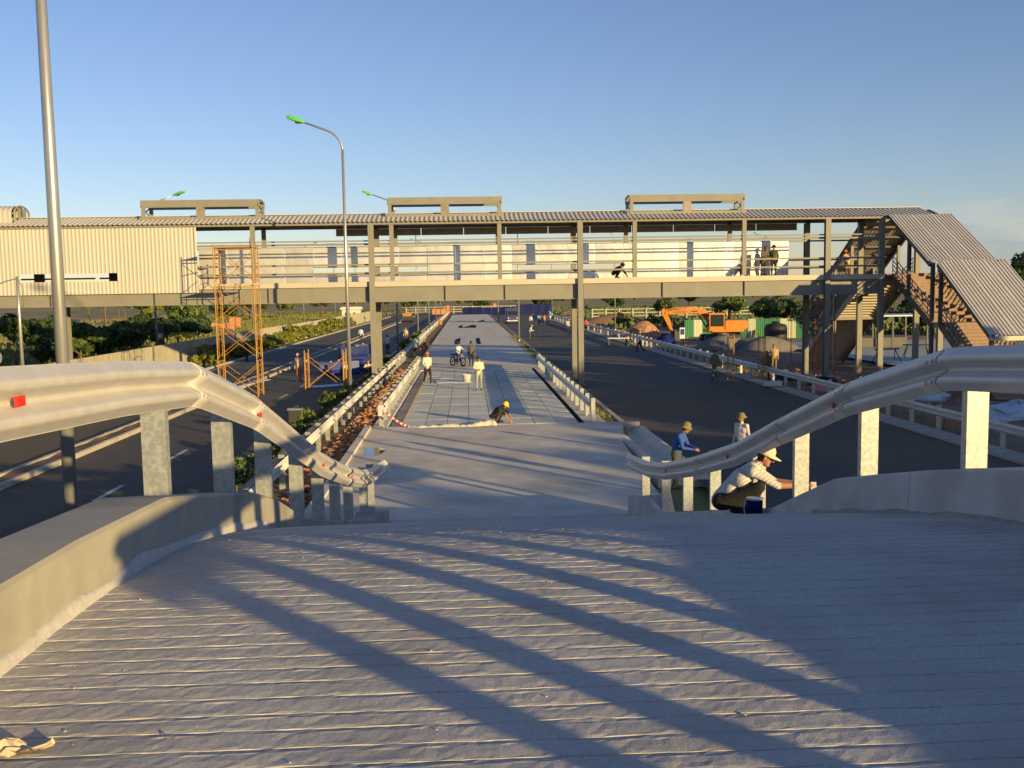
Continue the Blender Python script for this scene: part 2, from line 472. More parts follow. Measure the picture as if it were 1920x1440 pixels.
# slabs laid as a grid
tiles = link('platform_tiles', None); tag(tiles, kind='structure')
ncol, nrow = 8, 16
tw, tl = (4.0 + 2.42) / ncol, (TY1 - TY0 - .25) / nrow
c = MB(); g = .007
c.add([(g,g,-.03),(tw-g,g,-.03),(tw-g,tl-g,-.03),(g,tl-g,-.03),(g+.008,g+.008,.012),(tw-g-.008,g+.008,.012),(tw-g-.008,tl-g-.008,.012),(g+.008,tl-g-.008,.012)],
      [(0,3,2,1),(4,5,6,7),(0,1,5,4),(1,2,6,5),(2,3,7,6),(3,0,4,7)])
tm = c.mesh('tile', 'tile')
for i in range(ncol):
    for j in range(nrow):
        link('tile', tm, tiles, (-2.42 + i * tw, TY0 + .25 + j * tl, rnd.uniform(-.004, .004)))
# edge board beside the channel
b = MB(); b.box((-2.47, TY0 + .3, -.1), (-2.425, TY1, .05)); tag(b.build('edge_board', 'wood'), 'long pale edging board along the left side of the tile grid', 'board')
holed([-3.5, -1.35, -.75, .85, 1.3, 3.1, 5.0], [TY1 + .2, 92, 106, 138, 152, 168, 182, 231],
      {(1, 1), (3, 1), (1, 3), (2, 3), (3, 3), (4, 5)}, .0, .30, 'slab', 'platform_far', 1)

# ramp body -----------------------------------------------------------------
gy = [1.0]
while gy[-1] < 8.9: gy.append(gy[-1] + rnd.uniform(.110, .140))
rows = []      # (base y, groove index or -1, shape)
yy = -12.0
while yy < .9: rows.append((yy, -1, 0)); yy += .6
for k, y in enumerate(gy):
    for dy, sh in ((-.034, 0), (-.026, .04), (-.0025, -.75), (-.001, -2.0), (.0025, -2.0), (.0042, -.42), (.018, -.12), (.050, 0)):
        rows.append((y + dy, k, sh))
yy = gy[-1] + .1
while yy < RAMP_END: rows.append((yy, -1, 0)); yy += .12
rows.append((RAMP_END, -1, 0))
xs = np.linspace(XL - .03, XR + .03, 170)
V = []
nz = np.random.RandomState(5)
for (y, k, sh) in rows:
    if k >= 0:
        wig = smooth_noise(xs + k * 7.3, 11 + k, 64, .25) * .0025 + smooth_noise(xs, 90 + k, 64, 1.7) * .005
        amp = .45 + .55 * np.abs(smooth_noise(xs + 3.1 * k, 200 + k, 64, .28)) + .25 * smooth_noise(xs, 300 + k, 64, .06)
        depth = .0056 * np.clip(amp, .2, 1.25)
        rough = smooth_noise(xs * 1.0 + y * 13.7, 400, 64, .07) * .0014 + nz.uniform(-.0010, .0010, len(xs))
        z = PZf(y) + sh * depth + rough
        V += list(zip(xs, y + wig, z))
    else:
        V += [(x, y, PZf(y)) for x in xs]
nx = len(xs)
F = [(j*nx+i, j*nx+i+1, (j+1)*nx+i+1, (j+1)*nx+i) for j in range(len(rows)-1) for i in range(nx-1)]
b = MB(); b.add(V, F)
structure('ramp', b, 'ramp')
# embankment walls under the kerbs
def strip_wall(name, x0, x1, zt, y0, y1, m):
    ys = np.linspace(y0, y1, 80)
    b = MB(); vs = []
    for y in ys:
        t = PZf(y) + zt
        vs += [(x0, y, -.5), (x0, y, t), (x1, y, t), (x1, y, -.5)]
    fs = [(i*4+k, i*4+k+1, (i+1)*4+k+1, (i+1)*4+k) for i in range(len(ys)-1) for k in range(3)]
    fs += [(0, 3, 2, 1), tuple((len(ys)-1)*4 + k for k in range(4))]
    b.add(vs, fs)
    return structure(name, b, m)
strip_wall('retaining_wall_left', -2.04, XL - .02, -.06, -12, RAMP_END, 'kerb')
strip_wall('retaining_wall_right', XR + .02, 3.70, -.06, -12, RAMP_END, 'kerb')
M['kerb_pale'] = mat('pale_kerb_render', (.44, .43, .415), .85, col2=(.50, .49, .47), scale=4, bump=.25, bscale=90, bdist=.003, col3=(.38, .37, .36), scale3=2.2)
HK_L = ([-14, 7.6, 8.4, 10.1, 16.9, 17.2, 30], [.30, .29, .27, .07, .07, .22, .22])
HK_R = ([-14, .4, 1.5, 2.6, 3.6, 8.5, 9.3, 10.3, 17.2, 17.5, 30], [.34, .34, .46, .43, .33, .32, .21, .06, .06, .40, .40])  # unseen near stretch raised to shade the right side of the ramp
KT_L = ([-14, 2.7, 4.2, 5.43, 7.55, 8.47, 9.9, 10.6], [4.56, 3.685, 3.66, 3.59, 3.18, 2.93, 2.42, 2.24])
def ramp_kerb(name, xi, xo, hgt, label, segs, km='kerb'):
    root = thing(name, label, 'kerb')
    s = 1 if xo > xi else -1
    for (y0, y1) in segs:
        ys = np.linspace(y0 + .004, y1 - .004, max(6, int((y1 - y0) / .1)))
        b = MB(); vs = []
        ch = .018
        for y in ys:
            t = PZf(y) - .05
            hk = HK_L if s < 0 else HK_R
            top = float(np.interp(y, PY, PZ)) + float(np.interp(y, hk[0], hk[1])) 
            if s < 0 and y < 10.4: top = float(np.interp(y, KT_L[0], KT_L[1]))
            vs += [(xi, y, t), (xi + s * .012, y, top - ch), (xi + s * (.012 + ch), y, top), (xo, y, top + .004), (xo, y, t)]
        fs = []
        for i in range(len(ys) - 1):
            for k in range(4):
                q = (i*5+k, i*5+k+1, (i+1)*5+k+1, (i+1)*5+k)
                fs.append(q if s < 0 else q[::-1])
        fs += [(0, 1, 2, 3, 4), tuple((len(ys)-1)*5 + k for k in (4, 3, 2, 1, 0))]
        b.add(vs, fs)
        b.build('kerb_section', km, root)
    return root
kl = ramp_kerb('ramp_kerb', XL, -2.08, .30, 'sunlit smooth concrete kerb along the left side of the ramp', [(-12, 8.4), (8.4, 14), (14, RAMP_END)])
kr = ramp_kerb('ramp_kerb', XR, 3.74, .33, 'shaded concrete kerb along the right side of the ramp', [(-12, 7.0), (7.0, 14), (14, RAMP_END)], 'kerb_pale')
def mortar(xi, s, y0, y1, root, seed, hh=.055):
    ys = np.linspace(y0, y1, 160)
    h = hh + .020 * smooth_noise(ys, seed, 64, .45) + .004 * smooth_noise(ys, seed + 1, 64, .09)
    w = .022 + .006 * smooth_noise(ys, seed + 2, 64, .3)
    b = MB(); vs = []
    for y, a, c in zip(ys, h, w):
        z = PZf(y)
        vs += [(xi - s * max(.008, c), y, z - .012), (xi - s * max(.006, c * .6), y, z + a * .6), (xi - s * .0045, y, z + a), (xi + s * .013, y, z + a + .002)]
    fs = [(i*4+k, i*4+k+1, (i+1)*4+k+1, (i+1)*4+k) for i in range(len(ys)-1) for k in range(3)]
    b.add(vs, fs)
    return b.build('mortar_fillet', 'mortar', root, True)
mortar(XL, -1, 2.5, 7.9, kl, 21)
mo = mortar(XR, 1, 4.5, 9.0, kr, 41, .03)
mo.data.materials[0] = M['slot_shade'] if False else mat('dirty_mortar', (.24, .22, .19), .95, col2=(.33, .31, .28), scale=9, bump=.6, bscale=40, bdist=.01)
# low end blocks at the foot of the ramp
# gutter channel right of the apron
b = MB()
b.extrude_y([(4.9, -.4), (6.25, -.4), (6.25, -.10), (6.1, -.05), (6.0, -.08), (5.75, -.26), (5.45, -.26), (5.2, -.02), (5.02, .0), (4.9, -.03)], 24.5, 33.9)
structure('gutter_channel', b, 'slab')
b = MB(); b.box((4.95, 33.9, -.3), (6.1, 34.15, .06)); tag(b.build('channel_headwall', 'kerbstone'), 'small concrete headwall closing the gutter right of the apron', 'headwall')

# ================================================================== GUARDRAILS
WP = [(.018, .0), (.020, .004), (.026, .010), (.070, .050), (.079, .058), (.083, .067), (.083, .089), (.079, .098), (.070, .106), (.012, .138), (.004, .144), (.0, .150), (.0, .156)]
WP = WP + [(u, .312 - v) for u, v in WP[-2::-1]]
def wbeam_mesh(pts, side, th=.004, off=0.0):
    """pts: list of (x,y,z_top); side=+1 profile bulges to +X"""
    b = MB(); n = len(WP); vs = []
    P = [Vector(p) for p in pts]
    for i, p in enumerate(P):
        d = (P[min(i+1, len(P)-1)] - P[max(i-1, 0)])
        h = Vector((d.x, d.y, 0)).normalized()
        nrm = Vector((h.y, -h.x, 0)) * (1 if side > 0 else -1)
        upn = Vector((0, 0, 1))
        for u, v in WP: vs.append(p + nrm * (u + off) + upn * (v - .312))
        for u, v in WP: vs.append(p + nrm * (u + off - th) + upn * (v - .312))
    m = 2 * n; fs = []
    for i in range(len(P) - 1):
        for k in range(n - 1):
            q = (i*m+k, (i+1)*m+k, (i+1)*m+k+1, i*m+k+1)
            r2 = (i*m+n+k, i*m+n+k+1, (i+1)*m+n+k+1, (i+1)*m+n+k)
            if side < 0: q, r2 = q[::-1], r2[::-1]
            fs += [q, r2]
        for k in (0, n-1): fs.append((i*m+k, (i+1)*m+k, (i+1)*m+n+k, i*m+n+k))
    for i in (0, len(P)-1):
        for k in range(n-1): fs.append((i*m+k, i*m+k+1, i*m+n+k+1, i*m+n+k))
    b.add(vs, fs)
    return b
def post_mesh(w=.17, d=.075, t=.006, h=1.0, lip=.02):
    b = MB()
    # C section open to +Y
    poly = [(-w/2, 0), (w/2, 0), (w/2, d), (w/2-lip, d), (w/2-lip, d-t), (w/2-t, d-t), (w/2-t, t), (-w/2+t, t), (-w/2+t, d-t), (-w/2+lip, d-t), (-w/2+lip, d), (-w/2, d)]
    n = len(poly)
    vs = [(x, y, 0) for x, y in poly] + [(x, y, h) for x, y in poly]
    fs = [(i, (i+1) % n, n+(i+1) % n, n+i) for i in range(n)]
    # end faces as quads
    for o in (0, n):
        fs += [tuple(o+i for i in (0, 1, 6, 7)), tuple(o+i for i in (1, 2, 5, 6)), tuple(o+i for i in (2, 3, 4, 5)),
               tuple(o+i for i in (0, 7, 8, 11)), tuple(o+i for i in (8, 9, 10, 11))]
    b.add(vs, fs)
    return b
POST = post_mesh().mesh('post', 'galv')
BOLT = MB().lathe((0, 0, 0), [(.016, 0), (.016, .006), (.010, .012)], 8, axis='x').mesh('bolt', 'galv')
REFL = MB().box((-.008, -.035, -.022), (.008, .035, .022)).mesh('reflector', 'red')

RT = [(-12, 5.28), (-.5, 4.69), (2.7, 4.50), (4.0, 4.44), (5.4, 4.37), (6.75, 4.27), (8.5, 3.87), (10.35, 3.31), (12.1, 2.76), (14.4, 2.18), (16.6, 1.70), (18.2, 1.44), (19.4, 1.32), (20.1, 1.28)]
_ry = np.array([p[0] for p in RT]); _rz = np.array([p[1] for p in RT])
_fy = np.linspace(-12, 20.1, 643)
_fz = np.convolve(np.pad(np.interp(_fy, _ry, _rz), 2, 'edge'), np.ones(5) / 5, 'valid')
def railz(y): return float(np.interp(y, _fy, _fz))
def ramp_rail(name, label, x, side, cuts, posts, refl, end_flare):
    root = thing(name, label, 'guardrail')
    xb = x + side * .006            # back of beam
    for i in range(len(cuts) - 1):
        a, c = cuts[i], cuts[i+1] + (.16 if i < len(cuts) - 2 else 0)
        ys = np.linspace(a, c, max(6, int((c - a) / .2)))
        pts = []
        for y in ys:
            fl = end_flare * max(0, y - 19.0) ** 1.5 if end_flare else 0
            # nearer section laps over the further one
            pts.append((xb + fl, y, railz(y)))
        wbeam_mesh(pts, side, off=.007 * i).build('beam', 'rail', root, True)
        if a > -2:
            for dv in (.078, .234):
                for dy in (.05, .14):
                    o = link('bolt', BOLT, root, (xb + side * (.080 + .007 * i), a + dy, railz(a + dy) - .312 + dv))
                    if side < 0: o.rotation_euler = (0, 0, PI)
    for y in posts:
        base = PZf(y) - .02
        top = railz(y) + .015 if y > 7.5 else railz(y) - .03
        o = link('post', POST, root, (x - side * .095, y, base), 0, (.92, 1, max(.2, top - base)))
    for y in refl:
        link('reflector', REFL, root, (xb + side * .052, y, railz(y) - .150))
    return root
ramp_rail('guardrail', 'smooth wave-profile guardrail sweeping down the left side of the ramp', -1.95, 1,
          [-1.5, 2.6, 6.7, 8.55, 11.0, 14.6, 20.0], [-1.0, 1.0, 3.05, 6.26, 7.94, 9.47, 11.21, 12.75, 14.31, 15.86, 18.15, 19.4], [4.12, 8.75, 12.4, 15.3, 19.4], .10)
ramp_rail('guardrail', 'shaded wave-profile guardrail curving down the right side of the ramp', 3.50, -1,
          [-1.5, 3.0, 6.82, 8.55, 10.36, 14.0, 20.1], [-1.3, -.69, .05, .66, 1.35, 2.1, 3.0, 4.8, 6.58, 8.39, 10.13, 11.63, 13.74, 15.49, 17.24, 19.24], [8.9, 12.6, 16.6, 19.75], -.05)

def ground_rail(name, label, pts, side, spacing, seclen=4.0, z0=-.05, htop=.76, double=False, ptw=1.0, far=110, posts_to=None):
    """straight/curved rail along a ground polyline of (x,y)"""
    root = thing(name, label, 'guardrail')
    P = [Vector((x, y)) for x, y in pts]
    L = [0]
    for i in range(len(P) - 1): L.append(L[-1] + (P[i+1] - P[i]).length)
    def at(s):
        for i in range(len(P) - 1):
            if s <= L[i+1] or i == len(P) - 2:
                t = (s - L[i]) / (L[i+1] - L[i]); q = P[i].lerp(P[i+1], t); return q
    tot = L[-1]; s = 0
    while s < tot - .01:
        ln = seclen if at(s).y < far else seclen * 3
        e2 = min(tot, s + ln)
        for sd in ((side, -side) if double else (side,)):
            pp = []
            for k in range(3):
                q = at(s + (e2 + .05 - s) * k / 2 if e2 < tot else s + (e2 - s) * k / 2)
                pp.append((q.x + sd * .10, q.y, z0 + htop + .05))
            wbeam_mesh(pp, sd, off=.004 * (int(s / seclen) % 2)).build('beam', 'rail', root, True)
        s = e2
    s = .15
    while s < tot:
        q = at(s)
        link('post', POST, root, (q.x, q.y, z0 - .25), 0, (.85 * ptw, 1, htop + .36))
        s += spacing if q.y < far else spacing * 3
    return root
ground_rail('guardrail', 'long double-sided guardrail running beside the left lamp posts', [(-4.75, 16), (-4.75, 120), (-4.6, 236)], 1, 2.0, double=True, z0=-.1)
ground_rail('guardrail', 'short guardrail with tape on its end post, left edge of the tile grid', [(-3.2, 34.7), (-3.2, 61.5)], 1, 1.75, z0=.0)
ground_rail('guardrail', 'short guardrail on closely spaced pale posts, right of the tile grid', [(4.55, 34.6), (4.55, 61.5)], -1, 1.75, z0=.0)
ground_rail('guardrail', 'long pale guardrail along the far side of the right road', [(16.2, 18), (16.2, 150), (16.8, 190), (19.5, 228)], -1, 2.0, z0=-.2)
# flat terminal plates
b = MB(); b.box((4.42, 34.3, .36), (4.46, 34.62, .80)); tag(b.build('rail_end_plate', 'rail'), 'flat grey end plate on the right short guardrail', 'end plate')
b = MB(); b.box((-3.27, 34.38, .42), (-3.06, 34.50, .82)); tag(b.build('rail_end_plate', 'white'), 'white end plate on the taped left short guardrail', 'end plate')

# ================================================================== FOOTBRIDGE
FB = thing('footbridge', 'long beige steel footbridge with corrugated roof crossing above the road', 'footbridge', (0, 52.4, 0))
def P_(name, mb, m, parent=None, smooth=False):
    o = mb.build(name, m, parent or FB, smooth)
    if (parent or FB) is FB: o.location = (0, -52.4, 0)
    return o
YF, YB = 51.0, 53.8
ZG0, ZG1, ZF = 4.40, 5.22, 5.50
ZE = 8.42
def icol(x, y, z0, z1, w=.28, d=.28):
    b = MB()
    b.box((x - w/2, y - d/2, z0), (x + w/2, y - d/2 + .02, z1))
    b.box((x - w/2, y + d/2 - .02, z0), (x + w/2, y + d/2, z1))
    b.box((x - .012, y - d/2 + .02, z0), (x + .012, y + d/2 - .02, z1))
    return b
COLX = [-36, -21.9, -4.93, 6.02, 19.28]
for x in COLX:
    for y in ((YF, YB) if x > -14 else (YB,)):
        yy = y - .17 if y == YF else y + .17
        P_('column', icol(x, yy if x > -14 else (y + .02), -.4, ZE if x > -14 else ZG0 - .002), 'steel')
        b = MB(); b.box((x - .25, yy - .25, -.45), (x + .25, yy + .25, -.13)); P_('column_base', b, 'soil')
for x in (-38, -29, -25, -16, -11.06, -3.87, 1.78, 8.95, 14.82):
    for y in (YF, YB):
        b = MB(); b.box((x - .11, y - .09, ZF + .001), (x + .11, y + .09, ZE)); P_('walkway_post', b, 'steel')
for y in (53.8, 51):
    for x in (22.3, 25.6):
        b = MB(); b.box((x - .14, y - .12, -.4), (x + .14, y + .12, ZE)); P_('column', b, 'steel')
# girders in lengths, with stiffener plates at the joints
GX = [-42, -27, -21.5, -16.21, -10.34, -5.09, -1.12, 2.03, 6.2, 10.43, 14.84, 19.34, 22.44]
for y, s in ((YF, -1), (YB, 1)):
    for a, c in zip(GX[:-1], GX[1:]):
        b = MB()
        b.box((a + .01, y - .012, ZG0 + .03), (c - .01, y + .012, ZG1 - .02))
        b.box((a + .01, y - .13, ZG0), (c - .01, y + .13, ZG0 + .03))
        P_('girder', b, 'steel')
        b = MB(); b.box((a - .009, y - .10, ZG0 + .031), (a + .009, y + .10, ZG1 - .021)); P_('stiffener', b, 'steel_dark')
    b = MB(); b.box((-42, y - .14, ZG1 - .018), (22.44, y + .14, ZF - .03)); P_('fascia', b, 'cream')
b = MB(); b.box((-42, YF + .15, ZF - .16), (22.4, YB - .15, ZF - .02)); P_('deck', b, 'steel_dark')
b = MB(); b.box((22.46, YF - .1, ZF - .3), (25.7, YB + .1, ZF - .02)); P_('landing_deck', b, 'steel_dark')
for x in np.arange(-40, 22, 2.2):
    b = MB(); b.box((x - .06, YF + .14, ZG1 - .32), (x + .06, YB - .14, ZG1 - .02)); P_('cross_beam', b, 'steel_dark')
# rails and sheeting girts (front and back), in bays
BX = [-38, -29, -25, -20.13, -16, -11.06, -4.93, -3.87, 1.78, 6.02, 8.95, 14.82, 19.28, 22.3]
for y, s in ((YF + .02, -1), (YB - .02, 1)):
    for z, h in ((5.92, .09), (6.36, .09), (7.42, .09), (7.60, .07)):
        for a, c in zip(BX[:-1], BX[1:]):
            if s < 0 and c <= -14 + .1: continue
            b = MB(); b.box((a + .12, y - .03, z - h/2), (c - .12, y + .03, z + h/2)); P_('girt', b, 'steel')
# eave beams, rafters, ridge
for y in (YF - .05, YB + .05):
    b = MB(); b.box((-42, y - .07, ZE), (25.7, y + .07, ZE + .15)); P_('eave_beam', b, 'steel')
RG = 9.06
for x in sorted(set(COLX + [-38, -29, -25, -16, -11.06, -3.87, 1.78, 8.95, 14.82, 22.3, 25.5])):
    b = MB(); b.beam((x, YF, ZE + .05), (x, 52.4, RG - .16), .12, .16); b.beam((x, 52.4, RG - .16), (x, YB, ZE + .05), .12, .16)
    P_('rafter', b, 'steel_dark')
# corrugated sheet profile
def corr(w, pitch, d):
    pts, x = [], 0.0
    while x < w - 1e-6:
        pts += [(x, 0), (x + pitch * .42, 0), (x + pitch * .58, d), (x + pitch * .84, d)]
        x += pitch
    pts.append((w, 0))
    return pts
def sheet_between(p0, p1, w, pitch=.25, d=.04, nrm=(0, 0, 1), t=.006):
    """sheet of width w along +X, from p0 to p1 (y,z)"""
    pr = corr(w, pitch, d); b = MB(); vs = []
    dy, dz = p1[0] - p0[0], p1[1] - p0[1]; L = math.hypot(dy, dz)
    ny, nz_ = -dz / L, dy / L
    if nz_ < 0 or (abs(nz_) < 1e-6 and ny > 0): ny, nz_ = -ny, -nz_
    for (py, pz) in (p0, p1):
        for (x, h) in pr: vs.append((x, py + ny * h, pz + nz_ * h))
        for (x, h) in pr: vs.append((x, py + ny * (h - t), pz + nz_ * (h - t)))
    n = len(pr); fs = []
    for i in range(n - 1):
        fs += [(i, i+1, 2*n+i+1, 2*n+i), (n+i, 3*n+i, 3*n+i+1, n+i+1), (i, n+i, n+i+1, i+1), (2*n+i, 2*n+i+1, 3*n+i+1, 3*n+i)]
    b.add(vs, fs)
    return b
sf = sheet_between((YF - .30, 8.55), (52.42, RG), 1.0).mesh('roof_sheet', 'roof')
sb = sheet_between((YB + .30, 8.55), (52.38, RG), 1.0).mesh('roof_sheet', 'roof')
x = -42.0
while x < 24.9:
    for m_ in (sf, sb):
        o = link('roof_sheet', m_, FB, (x, -52.4, rnd.uniform(0, .004)))
    x += 1.0
b = MB(); b.beam((-42, 52.4, RG + .045), (25, 52.4, RG + .045), .36, .03); P_('ridge_cap', b, 'roof')
# cream cladding on the left end, with the long slot opening
def wall_panel(x0, w, z0, z1):
    pr = corr(w, .2, .018); b = MB(); vs = []
    for z in (z0, z1):
        for x, h in pr: vs.append((x, YF - .19 - h, z))
        for x, h in pr: vs.append((x, YF - .184 - h, z))
    n = len(pr); fs = []
    for i in range(n - 1):
        fs += [(i, i+1, 2*n+i+1, 2*n+i), (n+i, 3*n+i, 3*n+i+1, n+i+1), (i, n+i, n+i+1, i+1), (2*n+i, 2*n+i+1, 3*n+i+1, 3*n+i)]
    b.add(vs, fs)
    o = b.build('wall_panel', 'clad', FB, False, (x0, -52.4, 0))
ZC0, ZC1, SZ0, SZ1 = 5.04, 8.40, 5.70, 6.12
x = -41.9
while x < -14.0:
    if x > -22.6 - .5 and x + 1 < -17.6 + .5:
        wall_panel(x, 1.0, ZC0, SZ0); wall_panel(x, 1.0, SZ1, ZC1)
    else: wall_panel(x, 1.0, ZC0, ZC1)
    x += 1.0
b = MB(); b.box((-17.98, YF - .24, SZ0), (-17.9, YF - .1, SZ1)); P_('slot_trim', b, 'white')
b = MB(); b.box((-14.0, YF - .25, ZC0), (-13.93, YF - .1, ZC1)); P_('corner_trim', b, 'cream')
for xx in (-23.2, -19.2):
    b = MB(); b.box((xx - .25, YB - .2, 5.5), (xx + .25, YB, 6.4)); P_('inner_panel', b, 'steel_dark')
# foil insulation on the back wall
def foil(x0, w, z0, z1):
    n = 7; b = MB(); vs = []
    for j in range(n):
        for i in range(n):
            bow = .02 * math.sin(PI * i / (n-1)) * rnd.uniform(.2, 1) + rnd.uniform(-.006, .006)
            vs.append((x0 + w * i / (n-1), YB - .10 - bow, z0 + (z1 - z0) * j / (n-1)))
    fs = [(j*n+i, j*n+i+1, (j+1)*n+i+1, (j+1)*n+i) for j in range(n-1) for i in range(n-1)]
    m0 = len(vs)
    vs += [(x, y + .012, z) for x, y, z in vs]
    fs += [tuple(m0 + k for k in q[::-1]) for q in fs]
    b.add(vs, fs)
    P_('foil_sheet', b, 'foil', None, True)
x = -14.6
while x < 17.2:
    w = 1.56
    if x < -9: foil(x, w - .03, 5.52, 7.42)
    elif x < -3.3: foil(x, w - .03, 6.36, 7.40); foil(x, w - .03, 5.52, 5.85)
    elif 2.4 < x < 6.2: foil(x, w - .03, 6.35, 7.42); foil(x, w - .03, 5.52, 5.88)
    elif 6.2 < x < 7.6: foil(x, w - .03, 6.38, 7.42); foil(x, w - .03, 5.52, 5.80)
    else: foil(x, w - .02, 5.52, 7.42)
    x += w
x = -7.1
while x < 17.0:
    b = MB(); b.box((x, YB - .12, 8.02), (x + 2.3, YB - .08, 8.40)); P_('ceiling_strip', b, 'strip'); x += 2.34
# roof monitors
def monitor(x0, x1):
    root = link('roof_monitor', None, FB)
    for y in (51.75, 53.05):
        for xx in (x0 + .12, x1 - .12):
            b = MB(); b.box((xx - .09, y - .07, -52.4*0 + 8.72), (xx + .09, y + .07, 9.7)); o = b.build('monitor_post', 'steel', root); o.location = (0, -52.4, 0)
        b = MB(); b.beam((x0, y, 9.70), (x1, y, 9.70), .12, .38); o = b.build('top_beam', 'steel', root); o.location = (0, -52.4, 0)
        b = MB(); b.beam((x0 - .1, y, 8.93), (x1 + .1, y, 8.93), .10, .14); o = b.build('sill_beam', 'steel', root); o.location = (0, -52.4, 0)
        if y > 52: continue
        xm = (x0 + x1) / 2
        b = MB(); b.box((xm - .22, y - .05, 9.0), (xm + .22, y + .05, 9.58)); o = b.build('middle_block', 'strip', root); o.location = (0, -52.4, 0)
    for xx in (x0 + .05, x1 - .05):
        b = MB(); pts = [(xx, 52.4 + .75 * math.cos(a), 9.55 + .35 * math.sin(a)) for a in np.linspace(0, PI, 9)]
        b.tube(pts, .05, 6); b.beam((xx, 51.75, 9.1), (xx, 53.05, 9.6), .05, .05); b.beam((xx, 53.05, 9.1), (xx, 51.75, 9.6), .05, .05)
        o = b.build('end_hoop', 'steel', root); o.location = (0, -52.4, 0)
    return root
monitor(-16.95, -10.8); monitor(-4.1, 1.97); monitor(8.8, 15.06)
root = link('barrel_vent', None, FB)
b = MB(); pr = [(51.55, 8.7), (51.55, 9.3)] + [(52.4 - .85 * math.cos(a), 9.3 + .42 * math.sin(a)) for a in np.linspace(.15, PI - .15, 12)] + [(53.25, 9.3), (53.25, 8.7)]
vs, fs = [], []
xx_ = np.arange(-31, -23.4, .125)
for i, xx in enumerate(xx_):
    k_ = 1.0 + (.02 if i % 2 else 0)
    for y, z in pr: vs.append((xx, 52.4 + (y - 52.4) * k_, 8.7 + (z - 8.7) * k_))
n = len(pr)
for i in range(len(xx_) - 1):
    for k in range(n - 1): fs.append((i*n+k, (i+1)*n+k, (i+1)*n+k+1, i*n+k+1))
b.add(vs, fs); o = b.build('vent_shell', 'clad', root); o.location = (0, -52.4, 0)
b = MB(); b.tube([(-23.35, y, z) for y, z in pr], .05, 6); b.box((-23.4, 52.05, 8.8), (-23.3, 52.25, 9.6)); b.box((-23.4, 52.6, 8.8), (-23.3, 52.8, 9.6))
o = b.build('end_frame', 'steel', root); o.location = (0, -52.4, 0)

# ------------------------------------------------------------------ staircases
def staircase(label, s):
    """s=-1 descends towards -Y from the front of the bridge, +1 away from the back"""
    y0 = YF - .1 if s < 0 else YB + .1
    root = thing('covered_staircase', label, 'staircase', (24.1, y0 + s * 5, -.2))
    def T(t): return y0 + s * t
    def put(name, b, m):
        o = b.build(name, m, root); o.location = (-24.1, -(y0 + s * 5), .2); return o
    X0, X1 = 22.75, 25.55
    fl = [(0.3, 4.6, 5.46, 3.0, 15), (5.7, 10.5, 3.0, -.2, 20)]
    for (t0, t1, za, zb, n) in fl:
        dt, dz = (t1 - t0) / n, (za - zb) / n
        for k in range(n):
            ya, yb_ = T(t0 + k * dt), T(t0 + (k + 1) * dt)
            lo, hi = min(ya, yb_), max(ya, yb_)
            z = za - k * dz
            b = MB()
            b.box((X0 + .06, lo, z - .05), (X1 - .06, hi - .001, z), 0)
            yr = T(t0 + (k + 1) * dt)
            b.box((X0 + .06, min(yr, yr - s * .03), z - dz + .001), (X1 - .06, max(yr, yr - s * .03), z - .051), 1)
            put('step', b, ['tread', 'tread' if s < 0 else 'clad'])
        for xx in (X0, X1):
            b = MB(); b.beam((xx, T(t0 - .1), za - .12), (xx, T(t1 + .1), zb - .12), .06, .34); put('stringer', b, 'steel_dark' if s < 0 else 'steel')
            for hz in (.25, .48, .71, .95):  # mid rails and extra balusters added to stripe the steps with shadow
                b = MB(); b.tube([(xx, T(t0), za + hz), (xx, T(t1), zb + hz)], .028, 6); put('handrail', b, 'steel')
            for k in range(0, n + 1, 2):
                t = t0 + (t1 - t0) * k / n; z = za - (za - zb) * k / n
                b = MB(); b.tube([(xx, T(t), z - .05), (xx, T(t), z + .95)], .024, 6); put('baluster', b, 'steel')
    b = MB(); lo, hi = sorted((T(4.6), T(5.7))); b.box((X0, lo, 2.78), (X1, hi, 3.0)); put('landing', b, 'steel')
    for xx in (X0, X1):
        for hz in (.5, .95):
            b = MB(); b.tube([(xx, T(4.6), 3.0 + hz), (xx, T(5.7), 3.0 + hz)], .028, 6); put('handrail', b, 'steel')
        # posts
        for t, zt in ((2.2, 7.2), (4.75, 5.95), (5.6, 5.95), (10.2, 2.75)):
            zb_ = {2.2: 4.3, 10.2: -.4, 5.6: 2.8}.get(t, -.4)
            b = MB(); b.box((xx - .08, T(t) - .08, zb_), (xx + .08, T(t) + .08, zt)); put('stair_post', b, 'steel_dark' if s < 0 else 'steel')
    roofs = [((0.25, 8.50), (4.75, 5.92)), ((5.5, 5.92), (10.5, 2.52))]
    for (a, c) in roofs:
        for k in range(3):
            w = (X1 - X0 + .5) / 3
            mb = sheet_between((T(a[0]), a[1]), (T(c[0]), c[1]), w - .004, .175, .035)
            o = mb.build('roof_sheet', 'roof', root); o.location = (X0 - .25 + k * w - 24.1, -(y0 + s * 5), .2 + .08)
        for xx in (X0 - .12, X1 + .12):
            b = MB(); b.beam((xx, T(a[0]), a[1] - .1), (xx, T(c[0]), c[1] - .1), .10, .26); put('roof_beam', b, 'steel_dark')
        for k in range(5):
            q = (k + .5) / 5
            yk, zk = T(a[0] + (c[0] - a[0]) * q), a[1] + (c[1] - a[1]) * q - .06
            b = MB(); b.beam((X0 - .06, yk, zk), (X1 + .06, yk, zk), .08, .10); put('purlin', b, 'steel_dark')
    b = MB(); b.box((X0 - .25, T(10.5) - .04, 2.36), (X1 + .25, T(10.5) + .04, 2.56)); put('eave_fascia', b, 'cream')
    return root
staircase('roofed near staircase with red steps coming down towards the camera', -1)
staircase('roofed far staircase behind the footbridge, pale undersides of its steps showing', 1)

